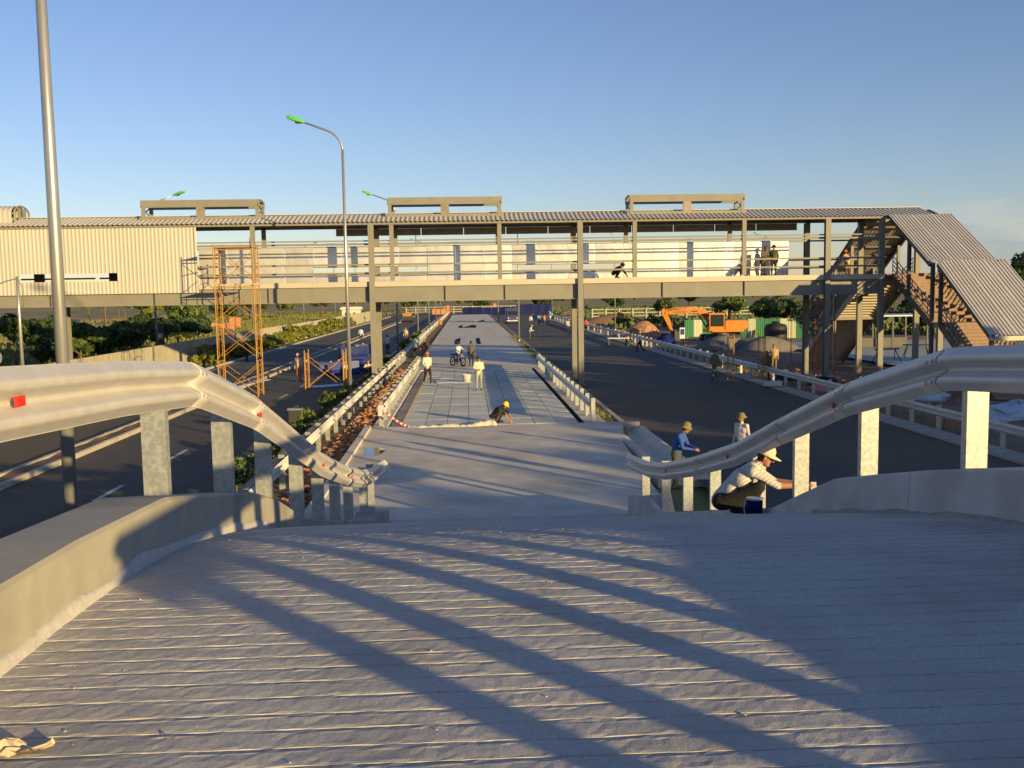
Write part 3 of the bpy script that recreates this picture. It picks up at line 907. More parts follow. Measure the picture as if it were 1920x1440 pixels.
# ================================================================== LAMP POSTS
def lamp_meshes(h, arm, sgn):
    p = MB(); p.tube([(0, 0, 0), (0, 0, h * .5), (0, 0, h - 1.3)], [.10, .08, .058], 12)
    a = MB()
    pts = [(0, 0, h - 1.3)]
    for t in np.linspace(0, 1, 9)[1:]:
        ang = t * rad(68)
        pts.append((sgn * 1.0 * (1 - math.cos(ang)), 0, h - 1.3 + 1.0 * math.sin(ang)))
    ex = pts[-1]
    pts.append((ex[0] + sgn * arm, 0, ex[2] + arm * .36))
    a.tube(pts, [.058] + [.052] * (len(pts) - 2) + [.038], 10)
    hd = MB()
    x0, z0 = pts[-1][0], pts[-1][2]
    prof = [(0, .02, .08), (.12, .10, .11), (.45, .13, .17), (.7, .12, .16), (.86, .06, .09)]
    vs, fs = [], []
    for (d, hh, wv) in prof:
        cx, cz = x0 + sgn * (d - .1), z0 + (d - .1) * .3
        vs += [(cx, -wv, cz - hh * .45), (cx, wv, cz - hh * .45), (cx, wv * .7, cz + hh), (cx, -wv * .7, cz + hh)]
    for i in range(len(prof) - 1):
        for k in range(4): fs.append((i*4+k, i*4+(k+1) % 4, (i+1)*4+(k+1) % 4, (i+1)*4+k))
    fs += [(0, 1, 2, 3), tuple((len(prof)-1)*4 + k for k in (3, 2, 1, 0))]
    hd.add(vs, fs)
    gl = MB(); gl.box((x0 + sgn * .22 - .14, -.1, z0 - .05), (x0 + sgn * .22 + .14, .1, z0 + .02))
    ba = MB(); ba.box((-.22, -.22, -.1), (.22, .22, .05)); ba.lathe((0, 0, .05), [(.17, 0), (.17, .02), (.13, .25)], 12)
    return [('pole', p.mesh('pole', 'pole', True)), ('arm', a.mesh('arm', 'pole', True)), ('lamp_head', hd.mesh('lamp_head', 'greenlamp', False)),
            ('lamp_glass', gl.mesh('lamp_glass', 'darkmetal')), ('base', ba.mesh('base', 'pole'))]
LA = lamp_meshes(13.0, 1.15, -1)
LB = lamp_meshes(12.5, 1.15, 1)
def lamp(ms, loc, label, group):
    t = thing('street_lamp', label, 'street lamp', loc, 0, group)
    for nme, me in ms: link(nme, me, t)
for k in range(7):
    lab = ('tall grey lamp pole nearest the camera at left, its head out of frame' if k == 0 else
           'single-arm lamp post with green head rising in front of the footbridge' if k == 1 else
           '%s lamp post from the footbridge in the row left of the platform' % ORD[k - 2])
    lamp(LA, (-5.63, 13.6 + 32.2 * k, -.25), lab, 'lamp posts beside the platform')
for k in range(5):
    lamp(LB, (-22.9, 72 + 32.2 * k, -.25), 'lamp post with its arm over the far left road, %s along the fence' % ORD[k], 'lamp posts along the left fence')
lamp(LB, (5.25, 97.7, -.25), 'thin lamp post on the right edge of the platform beyond the footbridge', 'lamp posts right of the platform')
lamp(LA, (5.25, 162, -.25), 'distant lamp post on the right platform edge near the blue truck', 'lamp posts right of the platform')
for k, (x, y) in enumerate([(19.0, 123), (20, 226), (44, 138)]):
    lamp(LA, (x, y, -.3), 'far lamp post standing in the building site, %s from the left rail' % ORD[k], 'lamp posts on the building site')
# poles right of the ramp that throw the long shadows on the apron
lamp(LA, (13.3, 11.6, -.25), 'lamp post beside the right road throwing a long shadow on the apron', 'lamp posts beside the right road')
for k, (x, y) in enumerate([(13.3, 14.6), (12.6, 9.3)]):
    t = thing('utility_pole', 'slim wooden pole beside the right road, %s of two' % ('further' if k == 0 else 'nearer'), 'pole', (x, y, -.25))
    MB().tube([(0, 0, 0), (0, 0, 7.5)], [.09, .07], 8).build('pole', 'bark', t, True)
    MB().beam((-.6, 0, 7.0), (.6, 0, 7.0), .08, .1).build('crossarm', 'wood', t)
# small swan-neck lamp by the left fence
t = thing('street_lamp', 'low old lamp with a sagging bracket in front of the cream cladding', 'street lamp', (-20.9, 46, -.3))
MB().tube([(0, 0, 0), (0, 0, 4.4), (0, 0, 6.2)], [.10, .08, .05], 8).build('pole', 'pole', t, True)
MB().tube([(0, 0, 6.1), (-.5, 0, 5.98), (-1.1, 0, 5.75)], .03, 6).build('bracket', 'pole', t)
MB().tube([(0, 0, 6.2), (.2, 0, 5.7), (.22, 0, 4.9), (.06, 0, 4.3)], .018, 5).build('cable', 'darkmetal', t)
MB().lathe((-1.2, 0, 5.55), [(.02, .2), (.14, .1), (.15, 0)], 10).build('lamp_shade', 'pole', t)

# ================================================================== FENCES
fr = thing('corrugated_fence', 'cream corrugated panel fence along the left edge of the far road', 'fence', (-20.4, 60, -.4))
pm = None
def fence_panel(w, h):
    pr = corr(w, .25, .035); b = MB(); n = len(pr); vs = []
    for z in (0, h):
        for y, d in pr: vs.append((d, y, z))
        for y, d in pr: vs.append((d - .01, y, z))
    fs = []
    for i in range(n - 1): fs += [(i, i+1, 2*n+i+1, 2*n+i), (n+i, 3*n+i, 3*n+i+1, n+i+1), (2*n+i, 2*n+i+1, 3*n+i+1, 3*n+i)]
    b.add(vs, fs); return b
pm = fence_panel(1.47, 2.1).mesh('fence_panel', 'fence')
pl = fence_panel(5.97, 2.0).mesh('fence_panel', 'fence')
y = 30.0
while y < 110:
    link('fence_panel', pm, fr, (rnd.uniform(-.02, .02), y - 60, 0)); y += 1.5
while y < 228:
    link('fence_panel', pl, fr, (0, y - 60, 0)); y += 6
pb = MB().box((-.12, -.05, 0), (-.03, .05, 2.05)).mesh('fence_post', 'steel_dark')
for y in np.arange(30, 228, 3.0): link('fence_post', pb, fr, (0, y - 60, 0))
# hedge of separate shrubs in front of the fence, trees ...
def foliage(seed, rx, ry, rz, zc, nleaf, leaf, clumps=14, hollow=.45):
    r = np.random.RandomState(seed)
    cs = []
    while len(cs) < clumps:
        p = r.uniform(-1, 1, 3)
        if hollow * .5 < np.linalg.norm(p) < 1: cs.append(p)
    cs = np.array(cs) * np.array([rx, ry, rz]) * .78
    sz = r.uniform(.22, .46, clumps)
    k = r.randint(0, clumps, nleaf)
    d = r.normal(size=(nleaf, 3)); d /= np.linalg.norm(d, axis=1)[:, None]
    rr = sz[k] * r.uniform(.35, 1.05, nleaf) ** .5
    p = cs[k] + d * rr[:, None] * np.array([rx, ry, rz])
    p[:, 2] += zc
    nrm = d + r.normal(size=(nleaf, 3)) * .55
    nrm /= np.linalg.norm(nrm, axis=1)[:, None]
    a = np.cross(nrm, r.normal(size=(nleaf, 3))); a /= np.linalg.norm(a, axis=1)[:, None]
    c = np.cross(nrm, a)
    s = leaf * r.uniform(.45, 1.75, nleaf)[:, None]
    v = np.stack([p - a * s, p - c * s * .55, p + a * s, p + c * s * .55], 1).reshape(-1, 3)
    f = np.arange(nleaf * 4).reshape(-1, 4)
    b = MB(); b.v = [tuple(q) for q in v]; b.f = [tuple(q) for q in f]; b.mi = [0] * nleaf
    return b, cs
def tree_meshes(seed, h, rx, m, nleaf=2600, leaf=.16, low=.38):
    rz = h * (1 - low) / 2
    zc = h - rz
    cb, cs = foliage(seed, rx, rx * .95, rz, zc, nleaf, leaf)
    t = MB(); r = random.Random(seed)
    t.tube([(0, 0, -.3), (r.uniform(-.06, .06), r.uniform(-.06, .06), h * .3), (r.uniform(-.15, .15), r.uniform(-.15, .15), h * .72)], [.028 * h, .02 * h, .008 * h], 8)
    for c in cs[:7]:
        z0 = h * r.uniform(.28, .5)
        t.tube([(0, 0, z0), (c[0] * .5, c[1] * .5, (z0 + c[2] + zc) / 2 + .1), (c[0], c[1], c[2] + zc)], [.011 * h, .008 * h, .004 * h], 5)
    return t.mesh('trunk', 'bark', True), cb.mesh('crown', m)
TREES = {
    'round': tree_meshes(1, 5.0, 2.1, 'leaf'), 'dark': tree_meshes(2, 4.6, 2.3, 'leaf_dark', 3000), 'tall': tree_meshes(3, 8.0, 2.6, 'leaf_dark', 3600, .2, .25),
    'bush': tree_meshes(4, 2.2, 1.5, 'leaf', 1600, .12, .1), 'dark2': tree_meshes(5, 4.2, 2.5, 'leaf_dark', 3000, .16, .18), 'palm': tree_meshes(6, 5.6, 1.9, 'leaf_yellow', 2200),
    'hedge': tree_meshes(7, 1.5, 1.0, 'leaf_yellow', 1500, .085, .05), 'hedge2': tree_meshes(8, 1.35, 1.05, 'leaf_yellow', 1500, .085, .05),
    'small': tree_meshes(9, 1.1, .55, 'leaf', 700, .06, .1), 'small2': tree_meshes(10, .9, .6, 'leaf', 700, .06, .08), 'hedged': tree_meshes(11, 1.5, 1.0, 'leaf_dark', 1500, .085, .05)}
def tree(kind, x, y, label, cat='tree', group=None, sc=1.0, name='broadleaf_tree', z=-.35):
    t = thing(name, label, cat, (x, y, z), rnd.uniform(0, 6.28), group, (sc, sc, sc * rnd.uniform(.9, 1.1)))
    tr, cr_ = TREES[kind]
    link('trunk', tr, t); link('crown', cr_, t)
    return t
for k in range(31):
    y = 71 + k * 2.0 if k < 18 else 107 + (k - 18) * 4.2
    tree(['hedge', 'hedge2'][k % 2], -19.25 + rnd.uniform(-.15, .15), y, '%s shrub from the near end of the yellow-green hedge by the fence' % ORD[k], 'shrub', 'hedge shrubs along the left fence', rnd.uniform(.9, 1.15) * (1 if k < 18 else 1.25), 'hedge_shrub')
dk = [(-24.5, 62), (-27.5, 66), (-24.6, 70), (-28, 74), (-24.8, 78.5), (-29, 83), (-25.5, 86), (-31, 92), (-26.5, 96), (-33, 100), (-36, 78), (-38, 88), (-41, 98), (-34, 66)]
for k, (x, y) in enumerate(dk):
    tree(['dark', 'dark2'][k % 2], x, y, 'dark leafy tree behind the cream fence, %s of the clump from the camera' % ORD[k], 'tree', 'dark trees behind the left fence', rnd.uniform(.7, .95))  # dark leaf colour carries the footbridge's shade on this clump
lf = [(-34, 118), (-42, 130), (-37, 150), (-52, 160), (-46, 185), (-60, 200), (-38, 205), (-70, 190), (-55, 240), (-30, 250), (-75, 250), (-42, 280), (-22, 260), (-90, 280), (-14, 285), (-48, 215), (-64, 225), (-34, 228), (-82, 235), (-100, 260), (-58, 275), (-70, 300), (-110, 310)]
for k, (x, y) in enumerate(lf):
    tree(['round', 'palm', 'dark'][k % 3], x, y, 'scattered tree in the left field beyond the fence, %s in distance' % ORD[k], 'tree', 'trees in the left field', rnd.uniform(1.0, 1.5))
bk = [(-8, 268), (-2, 282), (4, 270), (9, 290), (15, 276), (21, 268), (27, 284), (34, 272), (41, 262), (49, 280), (57, 268), (66, 284), (75, 270), (86, 282), (-18, 300), (1, 310), (24, 312), (47, 310)]
for k, (x, y) in enumerate(bk):
    tree(['round', 'palm', 'dark2'][k % 3], x, y, 'distant tree behind the blue hoarding, %s from the left of its row' % ORD[k], 'tree', 'trees closing the far end of the road', rnd.uniform(1.1, 1.6))
rg = [(22, 135, 'bush'), (25.5, 131, 'bush'), (29, 137, 'bush'), (33, 120, 'round'), (36, 114, 'dark'), (39.5, 121, 'dark2'), (43, 112, 'dark'), (47, 118, 'round'), (38, 135, 'round'), (31, 150, 'round'), (45, 132, 'dark'),
      (51, 108, 'dark2'), (55, 116, 'dark'), (49, 98, 'dark2'), (59, 100, 'tall'), (54.5, 92, 'tall'), (44, 92, 'dark2'), (40, 96, 'dark2'), (36.5, 100, 'dark2'), (57, 88, 'dark'), (62, 96, 'tall')]
for k, (x, y, kd) in enumerate(rg):
    tree(kd, x, y, 'green tree behind the hoarding and stairs, %s counting from the excavator' % ORD[k], 'tree', 'trees behind the building site', rnd.uniform(.85, 1.15) * (1.0))
# unseen trees added right of the site to shade the right road
for k in range(22):
    y_ = -68 + k * 5.6
    hw = 5.3 if 17 < y_ < 37 else 8.6  # lower stretch leaves the staircase sunlit
    kd, hh = [('dark2', 4.2), ('dark', 4.6), ('round', 5.0)][k % 3]
    tree(kd, 40 + rnd.uniform(-1.5, 1.5), y_, 'unseen shade tree added far right of the ramp, %s of the windbreak from the south' % ORD[k], 'tree', 'unseen shade trees right of the site', hw / hh * rnd.uniform(.88, 1.04))
vs_ = [(-5.75, 23.5), (-5.6, 26), (-5.9, 28.6), (-5.5, 31), (-5.85, 33.4), (-5.5, 36.2), (-5.8, 39), (-5.55, 42), (-5.9, 48), (-5.6, 51.5), (-5.8, 62), (-5.6, 66), (-5.7, 84), (-5.8, 92), (-5.6, 102), (-5.8, 115)]
for k, (x, y) in enumerate(vs_):
    tree(['small', 'small2'][k % 2], x, y, 'low green shrub between left road and double guardrail, %s from the camera' % ORD[k], 'shrub', 'shrubs on the left verge', rnd.uniform(.65, 1.05), 'verge_shrub', -.12)
# grass on verges
r_ = np.random.RandomState(4)
def grass(name, label, boxes, n, hgt):
    b = MB(); V, Fq = [], []
    for i in range(n):
        x0, x1, y0, y1, z = boxes[r_.randint(len(boxes))]
        x, y = r_.uniform(x0, x1), r_.uniform(y0, y1)
        a = r_.uniform(0, PI); h = hgt * r_.uniform(.4, 1.3); w = .02 * r_.uniform(.7, 1.6)
        lx, ly = r_.normal(0, .04, 2)
        o = len(V)
        V += [(x - w*math.cos(a), y - w*math.sin(a), z), (x + w*math.cos(a), y + w*math.sin(a), z), (x + lx, y + ly, z + h)]
        Fq.append((o, o+1, o+2))
    b.v, b.f, b.mi = V, Fq, [0] * len(Fq)
    tag(b.build(name, 'grass'), label, 'grass', kind='stuff')
grass('grass_tufts', 'sparse grass on the verges beside the platform', [(-6.1, -5.0, 22, 60, -.14), (-6.1, -5.0, 60, 130, -.14), (4.7, 5.4, 35, 110, -.04), (16.1, 17.4, 30, 110, -.25), (-20.2, -18.4, 45, 110, -.42)], 9000, .16)
def scrub(name, label, boxes, n, hgt, m):
    V, Fq = [], []
    for i in range(n):
        x0, x1, y0, y1, z = boxes[r_.randint(len(boxes))]
        cx, cy = r_.uniform(x0, x1), r_.uniform(y0, y1)
        for q in range(5):
            x, y = cx + r_.normal(0, .35), cy + r_.normal(0, .35)
            a = r_.uniform(0, PI); h = hgt * r_.uniform(.35, 1.3); w = h * r_.uniform(.18, .4)
            lx, ly = r_.normal(0, .15 * hgt, 2); o = len(V)
            V += [(x - w*math.cos(a), y - w*math.sin(a), z), (x + w*math.cos(a), y + w*math.sin(a), z), (x + lx + w*.4*math.cos(a), y + ly, z + h), (x + lx - w*.6*math.cos(a), y + ly, z + h * .9)]
            Fq.append((o, o+1, o+2, o+3))
    b = MB(); b.v, b.f, b.mi = V, Fq, [0] * len(Fq)
    tag(b.build(name, m), label, 'scrub', kind='stuff')
scrub('field_scrub', 'low yellow-green scrub over the left field', [(-95, -21.5, 60, 310, -.42), (-60, -21.5, 60, 180, -.42), (-60, -22, 180, 300, -.42)], 5000, .55, 'grass')
scrub('site_scrub', 'low green scrub beyond the building site', [(20, 75, 118, 300, -.42), (30, 70, 100, 150, -.42)], 2200, .8, 'leaf')
# brick rubble in the soil strip
b = MB()
for i in range(900):
    x, y = rnd.uniform(-4.5, -3.62), 22 + 40 * rnd.random() ** 1.2
    s = rnd.uniform(.03, .11); z = -.1 + rnd.uniform(0, .06)
    a = rnd.uniform(0, PI)
    p = Vector((x, y, z)); q = p + Vector((math.cos(a), math.sin(a), rnd.uniform(-.4, .4))) * s * 1.7
    b.beam(p, q, s, s * .7)
tag(b.build('brick_rubble', 'rubble'), 'loose brick rubble between the left guardrails', 'rubble', kind='stuff')
b = MB()
for i in range(700):
    x, y = rnd.uniform(17, 24), rnd.uniform(38, 130)
    s = rnd.uniform(.05, .2); a = rnd.uniform(0, PI); p = Vector((x, y, -.27)); q = p + Vector((math.cos(a), math.sin(a), rnd.uniform(-.3, .3))) * s * 1.6
    b.beam(p, q, s, s * .6)
tag(b.build('site_debris', 'rubble'), 'scattered rubble over the dirt of the building site', 'rubble', kind='stuff')

# heaps
def heap(name, label, x, y, rx, ry, h, m, seed, cat='heap'):
    n, k = 26, 10; vs, fs = [], []
    r = np.random.RandomState(seed)
    for j in range(k + 1):
        t = j / k
        for i in range(n):
            a = 2 * PI * i / n
            w = (1 - t) * (1 + .12 * math.sin(3 * a + seed) + .07 * r.uniform(-1, 1))
            vs.append((rx * w * math.cos(a), ry * w * math.sin(a), h * math.sin(t * PI / 2) ** 1.15 + .03 * r.uniform(-1, 1)))
    for j in range(k):
        for i in range(n): fs.append((j*n+i, j*n+(i+1) % n, (j+1)*n+(i+1) % n, (j+1)*n+i))
    b = MB(); b.add(vs, fs)
    tag(b.build(name, m, None, True, (x, y, -.42)), label, cat)
heap('gravel_heap', 'left half of the grey gravel heap in front of the excavator', 21.6, 80.5, 3.1, 2.4, 1.35, 'gravel', 1)
heap('gravel_heap', 'right half of the grey gravel heap in front of the excavator', 24.7, 78.5, 3.1, 2.4, 1.30, 'gravel', 2)
heap('soil_heap', 'reddish soil bank behind the right guardrail, nearest the footbridge columns', 23, 150, 7, 4, 1.7, 'lot', 3)
heap('soil_heap', 'orange soil heap at the bend of the far right guardrail', 19.5, 185, 4, 5, 1.8, 'lot', 4)
heap('rubble_heap', 'pile of pale broken rubble left of the excavator bucket', 19.3, 104, 2.6, 2, 2.0, 'rubble', 5)
heap('soil_heap', 'low brown soil bank in the left field', -42, 140, 12, 5, 1.4, 'soil', 6)
# sand bags / mortar spill along the tile edge
b = MB(); vs, fs = [], []
xs_ = np.linspace(-2.2, 1.0, 40)
for i, x in enumerate(xs_):
    w = .10 + .14 * abs(smooth_noise(x, 5, 64, .3)); h = .02 + .09 * abs(smooth_noise(x, 6, 64, .22)) + (.09 if .1 < x < .95 else 0)
    y = 34.35 + .15 * smooth_noise(x, 7, 64, .8)
    for k in range(6):
        a = PI * k / 5; vs.append((x, y - w * math.cos(a), .01 + h * math.sin(a)))
for i in range(len(xs_) - 1):
    for k in range(5): fs.append((i*6+k, i*6+k+1, (i+1)*6+k+1, (i+1)*6+k))
b.add(vs, fs); tag(b.build('mortar_spill', 'slab', None, True), 'crumpled ridge of mortar and sacking along the near tile edge', 'mortar spill')

# ================================================================== SITE OBJECTS
def scaffold(label, x0, x1, y0, y1, tiers, th, braces=True):
    root = thing('scaffold_tower', label, 'scaffold', (x0, y0, -.2), 0)
    def put(n, b): return b.build(n, 'yellow', root)
    W_, D_ = x1 - x0, y1 - y0
    for k in range(tiers):
        z0, z1 = k * th, (k + 1) * th
        for xx in (0, W_):
            b = MB()
            for yy in (0, D_): b.tube([(xx, yy, z0), (xx, yy, z1 + (.14 if k == tiers - 1 else -.01))], .030, 6)
            b.tube([(xx, 0, z1 - .06), (xx, D_, z1 - .06)], .026, 6); b.tube([(xx, 0, z0 + th * .55), (xx, D_, z0 + th * .55)], .022, 6)
            b.tube([(xx, D_ * .25, z0 + .1), (xx, D_ * .25, z1 - .06)], .018, 5); b.tube([(xx, D_ * .75, z0 + .1), (xx, D_ * .75, z1 - .06)], .018, 5)
            put('frame', b)
        if braces:
            for yy in (0, D_):
                b = MB(); b.tube([(0, yy, z0 + .15), (W_, yy, z1 - .25)], .017, 5); b.tube([(0, yy + .03, z1 - .25), (W_, yy + .03, z0 + .15)], .017, 5); put('cross_brace', b)
    return root, W_, D_
rt_, W_, D_ = scaffold('tall yellow scaffold tower against the left part of the footbridge', -12.35, -10.45, 48, 49.3, 4, 1.87)
for z in (5.52, 7.40):
    b = MB(); b.box((-.05, .1, z), (W_ + .05, D_ - .1, z + .05)); b.build('plank_deck', 'wood', rt_)
b = MB(); b.tube([(0, 0, 5.45), (W_, 0, 5.45)], .025, 6); b.build('ledger', 'yellow', rt_)
b = MB(); b.tube([(0, 0, 7.3), (W_, 0, 7.3)], .03, 6); b.build('ledger', 'yellow', rt_)
scaffold('single-tier yellow scaffold frame left of the lamp post on the road', -8.55, -6.55, 50.6, 51.9, 1, 2.0)
scaffold('rusty light scaffold frame on the edge of the right road', 14.3, 16.0, 51.0, 52.2, 1, 2.4, False)

# excavator ---------------------------------------------------------------
ex = thing('excavator', 'orange tracked excavator with a bent boom behind the gravel heap', 'excavator', (25.3, 95, -.35))
def E(n, b, m, s=False): return b.build(n, m, ex, s)
for yy in (-1.1, 1.1):
    b = MB(); pr = [(-1.9, .35), (-1.55, .0), (1.55, .0), (1.9, .35), (1.75, .72), (-1.75, .72)]
    b.v = []; n = len(pr)
    vs = [(x, yy - .28, z) for x, z in pr] + [(x, yy + .28, z) for x, z in pr]
    b.add(vs, [tuple(range(n)), tuple(range(2*n-1, n-1, -1))] + [(i, n+i, n+(i+1) % n, (i+1) % n) for i in range(n)])
    tr = E('track', b, 'black')
    for x in (-1.45, -.75, 0, .75, 1.45):
        MB().lathe((x, yy - .3, .36), [(.0, -.02), (.2, -.02), (.2, .04)], 10, axis='y').build('track_roller', 'darkmetal', tr)
E('turntable', MB().lathe((0, 0, .7), [(.8, 0), (.8, .3)], 18), 'darkmetal')
b = MB(); b.box((-1.5, -1.25, 1.0), (2.0, 1.25, 1.22)); E('deck', b, 'orange')
b = MB()
pr = [(.15, 1.22), (2.15, 1.22), (2.45, 1.5), (2.45, 1.95), (2.2, 2.12), (.15, 2.12)]
vs = [(x, -1.25, z) for x, z in pr] + [(x, 1.25, z) for x, z in pr]; n = len(pr)
b.add(vs, [tuple(range(n)), tuple(range(2*n-1, n-1, -1))] + [(i, n+i, n+(i+1) % n, (i+1) % n) for i in range(n)])
E('engine_cover', b, 'orange')
b = MB(); b.box((.5, -.7, 2.12), (1.9, .7, 2.2)); E('vent_cover', b, 'darkmetal')
b = MB(); b.tube([(1.4, .4, 2.1), (1.4, .4, 2.55)], .06, 8); E('exhaust', b, 'darkmetal')
b = MB()
for (x, y) in ((-1.45, -1.2), (-.02, -1.2), (-1.45, -.1), (-.02, -.1)): b.box((x, y, 1.22), (x + .09, y + .09, 2.72))
b.box((-1.48, -1.24, 2.72), (.1, .02, 2.86)); b.box((-1.42, -1.22, 1.22), (.05, -.02, 1.55))
cab = E('cab', b, 'orange')
for (a, c) in (((-1.36, -1.17, 1.56), (-.03, -1.15, 2.71)), ((-1.42, -1.10, 1.56), (-1.40, -.11, 2.71)), ((-1.36, -.06, 1.56), (-.03, -.04, 2.71))):
    MB().box(a, c).build('window', 'glass', cab)
b = MB(); b.box((-.95, -.85, 1.55), (-.5, -.4, 2.25)); b.build('seat', 'black', cab)
def plate_boom(pts, ws, y, th):
    b = MB(); up_, dn = [], []
    P = [Vector((x, 0, z)) for x, z in pts]
    for i, p in enumerate(P):
        d = (P[min(i+1, len(P)-1)] - P[max(i-1, 0)]).normalized(); nn = Vector((-d.z, 0, d.x))
        up_.append(p + nn * ws[i]); dn.append(p - nn * ws[i])
    n = len(P); vs = []
    for yy in (y - th, y + th):
        vs += [(q.x, yy, q.z) for q in up_] + [(q.x, yy, q.z) for q in dn]
    fs = []
    m = 2 * n
    for i in range(n - 1):
        fs += [(i, i+1, n+i+1, n+i), (m+i, m+n+i, m+n+i+1, m+i+1), (i, m+i, m+i+1, i+1), (n+i, n+i+1, m+n+i+1, m+n+i)]
    fs += [(0, n, m+n, m), (n-1, m+n-1, m+2*n-1, 2*n-1)]
    b.add(vs, fs); return b
bo = E('boom', plate_boom([(-.9, 1.5), (-1.15, 2.4), (-1.7, 2.98), (-2.5, 3.12), (-4.0, 3.05), (-5.55, 2.95)], [.2, .3, .33, .26, .22, .16], .45, .22), 'orange')
b = MB(); b.box((-2.9, .2, 2.98), (-2.3, .225, 3.12)); b.build('boom_mark', 'darkmetal', bo)
b = MB(); b.box((-4.7, .2, 2.97), (-3.4, .225, 3.06)); b.build('boom_mark', 'darkmetal', bo)
b = MB(); b.tube([(-2.3, .45, 3.5), (-4.4, .45, 3.42), (-5.6, .45, 3.2)], .055, 8); E('boom_cylinder', b, 'orange')
b = MB(); b.tube([(-1.4, .1, 1.4), (-2.3, .1, 2.85)], .07, 8); E('lift_cylinder', b, 'darkmetal')
E('stick', plate_boom([(-5.75, 3.35), (-5.6, 2.9), (-5.2, 2.0), (-4.85, 1.15)], [.12, .26, .2, .12], .45, .16), 'orange')
b = MB(); b.tube([(-5.35, .45, 2.9), (-4.75, .45, 1.6)], .06, 8); E('stick_cylinder', b, 'darkmetal')
b = MB(); pr = [(-4.95, 1.15), (-4.45, 1.2), (-4.0, .75), (-4.1, .2), (-4.6, .05), (-5.05, .25), (-4.6, .45)]
vs = [(x, .0, z) for x, z in pr] + [(x, .9, z) for x, z in pr]; n = len(pr)
b.add(vs, [tuple(range(n)), tuple(range(2*n-1, n-1, -1))] + [(i, n+i, n+(i+1) % n, (i+1) % n) for i in range(n)])
E('bucket', b, 'darkmetal')

# green hoarding
def hoarding(label, x0, y0, x1, y1, h, w, mats, name='hoarding', cat='hoarding', z=-.4):
    L = math.hypot(x1 - x0, y1 - y0); n = max(1, round(L / w)); a = math.atan2(y1 - y0, x1 - x0)
    root = thing(name, label, cat, (x0, y0, z), a)
    wp = L / n
    ms = []
    for m in mats:
        pr = corr(wp - .02, .2, .03); q = MB(); k = len(pr); vs = []
        for zz in (0, h):
            for x, d in pr: vs.append((x, -d, zz))
            for x, d in pr: vs.append((x, -d + .01, zz))
        fs = []
        for i in range(k - 1): fs += [(i, i+1, 2*k+i+1, 2*k+i), (k+i, 3*k+i, 3*k+i+1, k+i+1), (2*k+i, 2*k+i+1, 3*k+i+1, 3*k+i)]
        q.add(vs, fs); ms.append(q.mesh('hoarding_panel', m))
    for i in range(n): link('hoarding_panel', ms[(i * 7 // 3) % len(ms)] if i % 4 else ms[0], root, (i * wp, 0, 0))
    pq = MB().box((-.04, .03, 0), (.04, .11, h + .05)).mesh('hoarding_post', 'steel_dark')
    for i in range(0, n + 1, 2): link('hoarding_post', pq, root, (i * wp, 0, 0))
    return root
hoarding('short green sheet hoarding left of the excavator cab', 23.6, 103.5, 26.4, 103.2, 2.0, .9, ['greenfence', 'greenfence', 'palehoard'])
hoarding('green and cream sheet hoarding right of the excavator', 29.0, 101, 35.2, 99.0, 2.1, .8, ['greenfence', 'greenfence', 'palehoard'])
hoarding('blue sheet hoarding closing the far end of the platform', -1.0, 236, 12, 236.5, 2.0, 1.0, ['bluesheet', 'bluesheet'])
hoarding('taller blue sheet hoarding at the far end of the right road', 12.2, 236, 21, 238, 2.6, 1.0, ['bluesheet', 'bluesheet'])
# concrete post and rail fence
wf = thing('rail_fence', 'pale concrete post and rail fence behind the red soil bank', 'fence', (23, 176, -.4))
pq = MB().box((-.12, -.1, 0), (.12, .1, 2.2)).mesh('fence_post', 'whitefence'); rq = MB().box((0, -.05, 0), (2.5, .05, .16)).mesh('fence_rail', 'whitefence')
for k in range(14):
    link('fence_post', pq, wf, (k * 2.5, -.16 * 0, 0))
    for z in (.7, 1.3, 1.95): link('fence_rail', rq, wf, (k * 2.5, .16, z))
wf = thing('rail_fence', 'low pale post and rail fence in the far left background', 'fence', (-16, 255, -.4))
for k in range(12):
    link('fence_post', pq, wf, (k * 2.5, 0, 0))
    for z in (.7, 1.3, 1.95): link('fence_rail', rq, wf, (k * 2.5, .16, z))

# pavilion, brick ruins
pv = thing('gatehouse', 'small white gatehouse beyond the hedge on the left', 'building', (-22.6, 190, -.35))
b = MB(); b.box((-1.7, -1.5, 0), (1.7, 1.5, 2.6)); b.build('wall', 'plaster', pv)
b = MB(); b.box((-2.0, -1.8, 2.6), (2.0, 1.8, 2.95)); b.box((-1.8, -1.6, 2.95), (1.8, 1.6, 3.1)); b.build('roof', 'plaster', pv)
for (x0, x1, z0, z1, nm) in ((-1.1, -.1, .9, 1.9, 'window'), (.5, .9, .2, 2.0, 'door')):
    b = MB(); b.box((x0, -1.53, z0), (x1, -1.49, z1)); b.build(nm, 'glass', pv)
b = MB(); b.tube([(-1.1, -1.55, 1.9), (-.6, -1.55, 2.2), (-.1, -1.55, 1.9)], .08, 6); b.build('arch_trim', 'brick', pv)
def ruin(label, x, y, w, h, d=.3):
    t = thing('brick_wall', label, 'wall', (x, y, -.42))
    b = MB(); b.box((0, 0, 0), (w, d, h)); b.build('wall', 'brick', t)
    b = MB(); b.box((w - .8, -.1, 0), (w, d + .1, h + .9)); b.build('pier', 'brick', t)
ruin('long low brick wall with a pier in the left field', -56, 172, 16, .9)
ruin('short brick wall with a pier seen behind the scaffold tower', -38, 150, 2.2, 1.4)
ruin('brick wall stub glimpsed above the dark trees on the left', -52, 150, 1.5, 1.2)
ruin('brick wall beyond the hoarding at the far end of the platform', 4, 262, 4, 1.8)
ruin('brick wall behind the lamp row at the left far end', -9, 250, 4.5, 1.6)
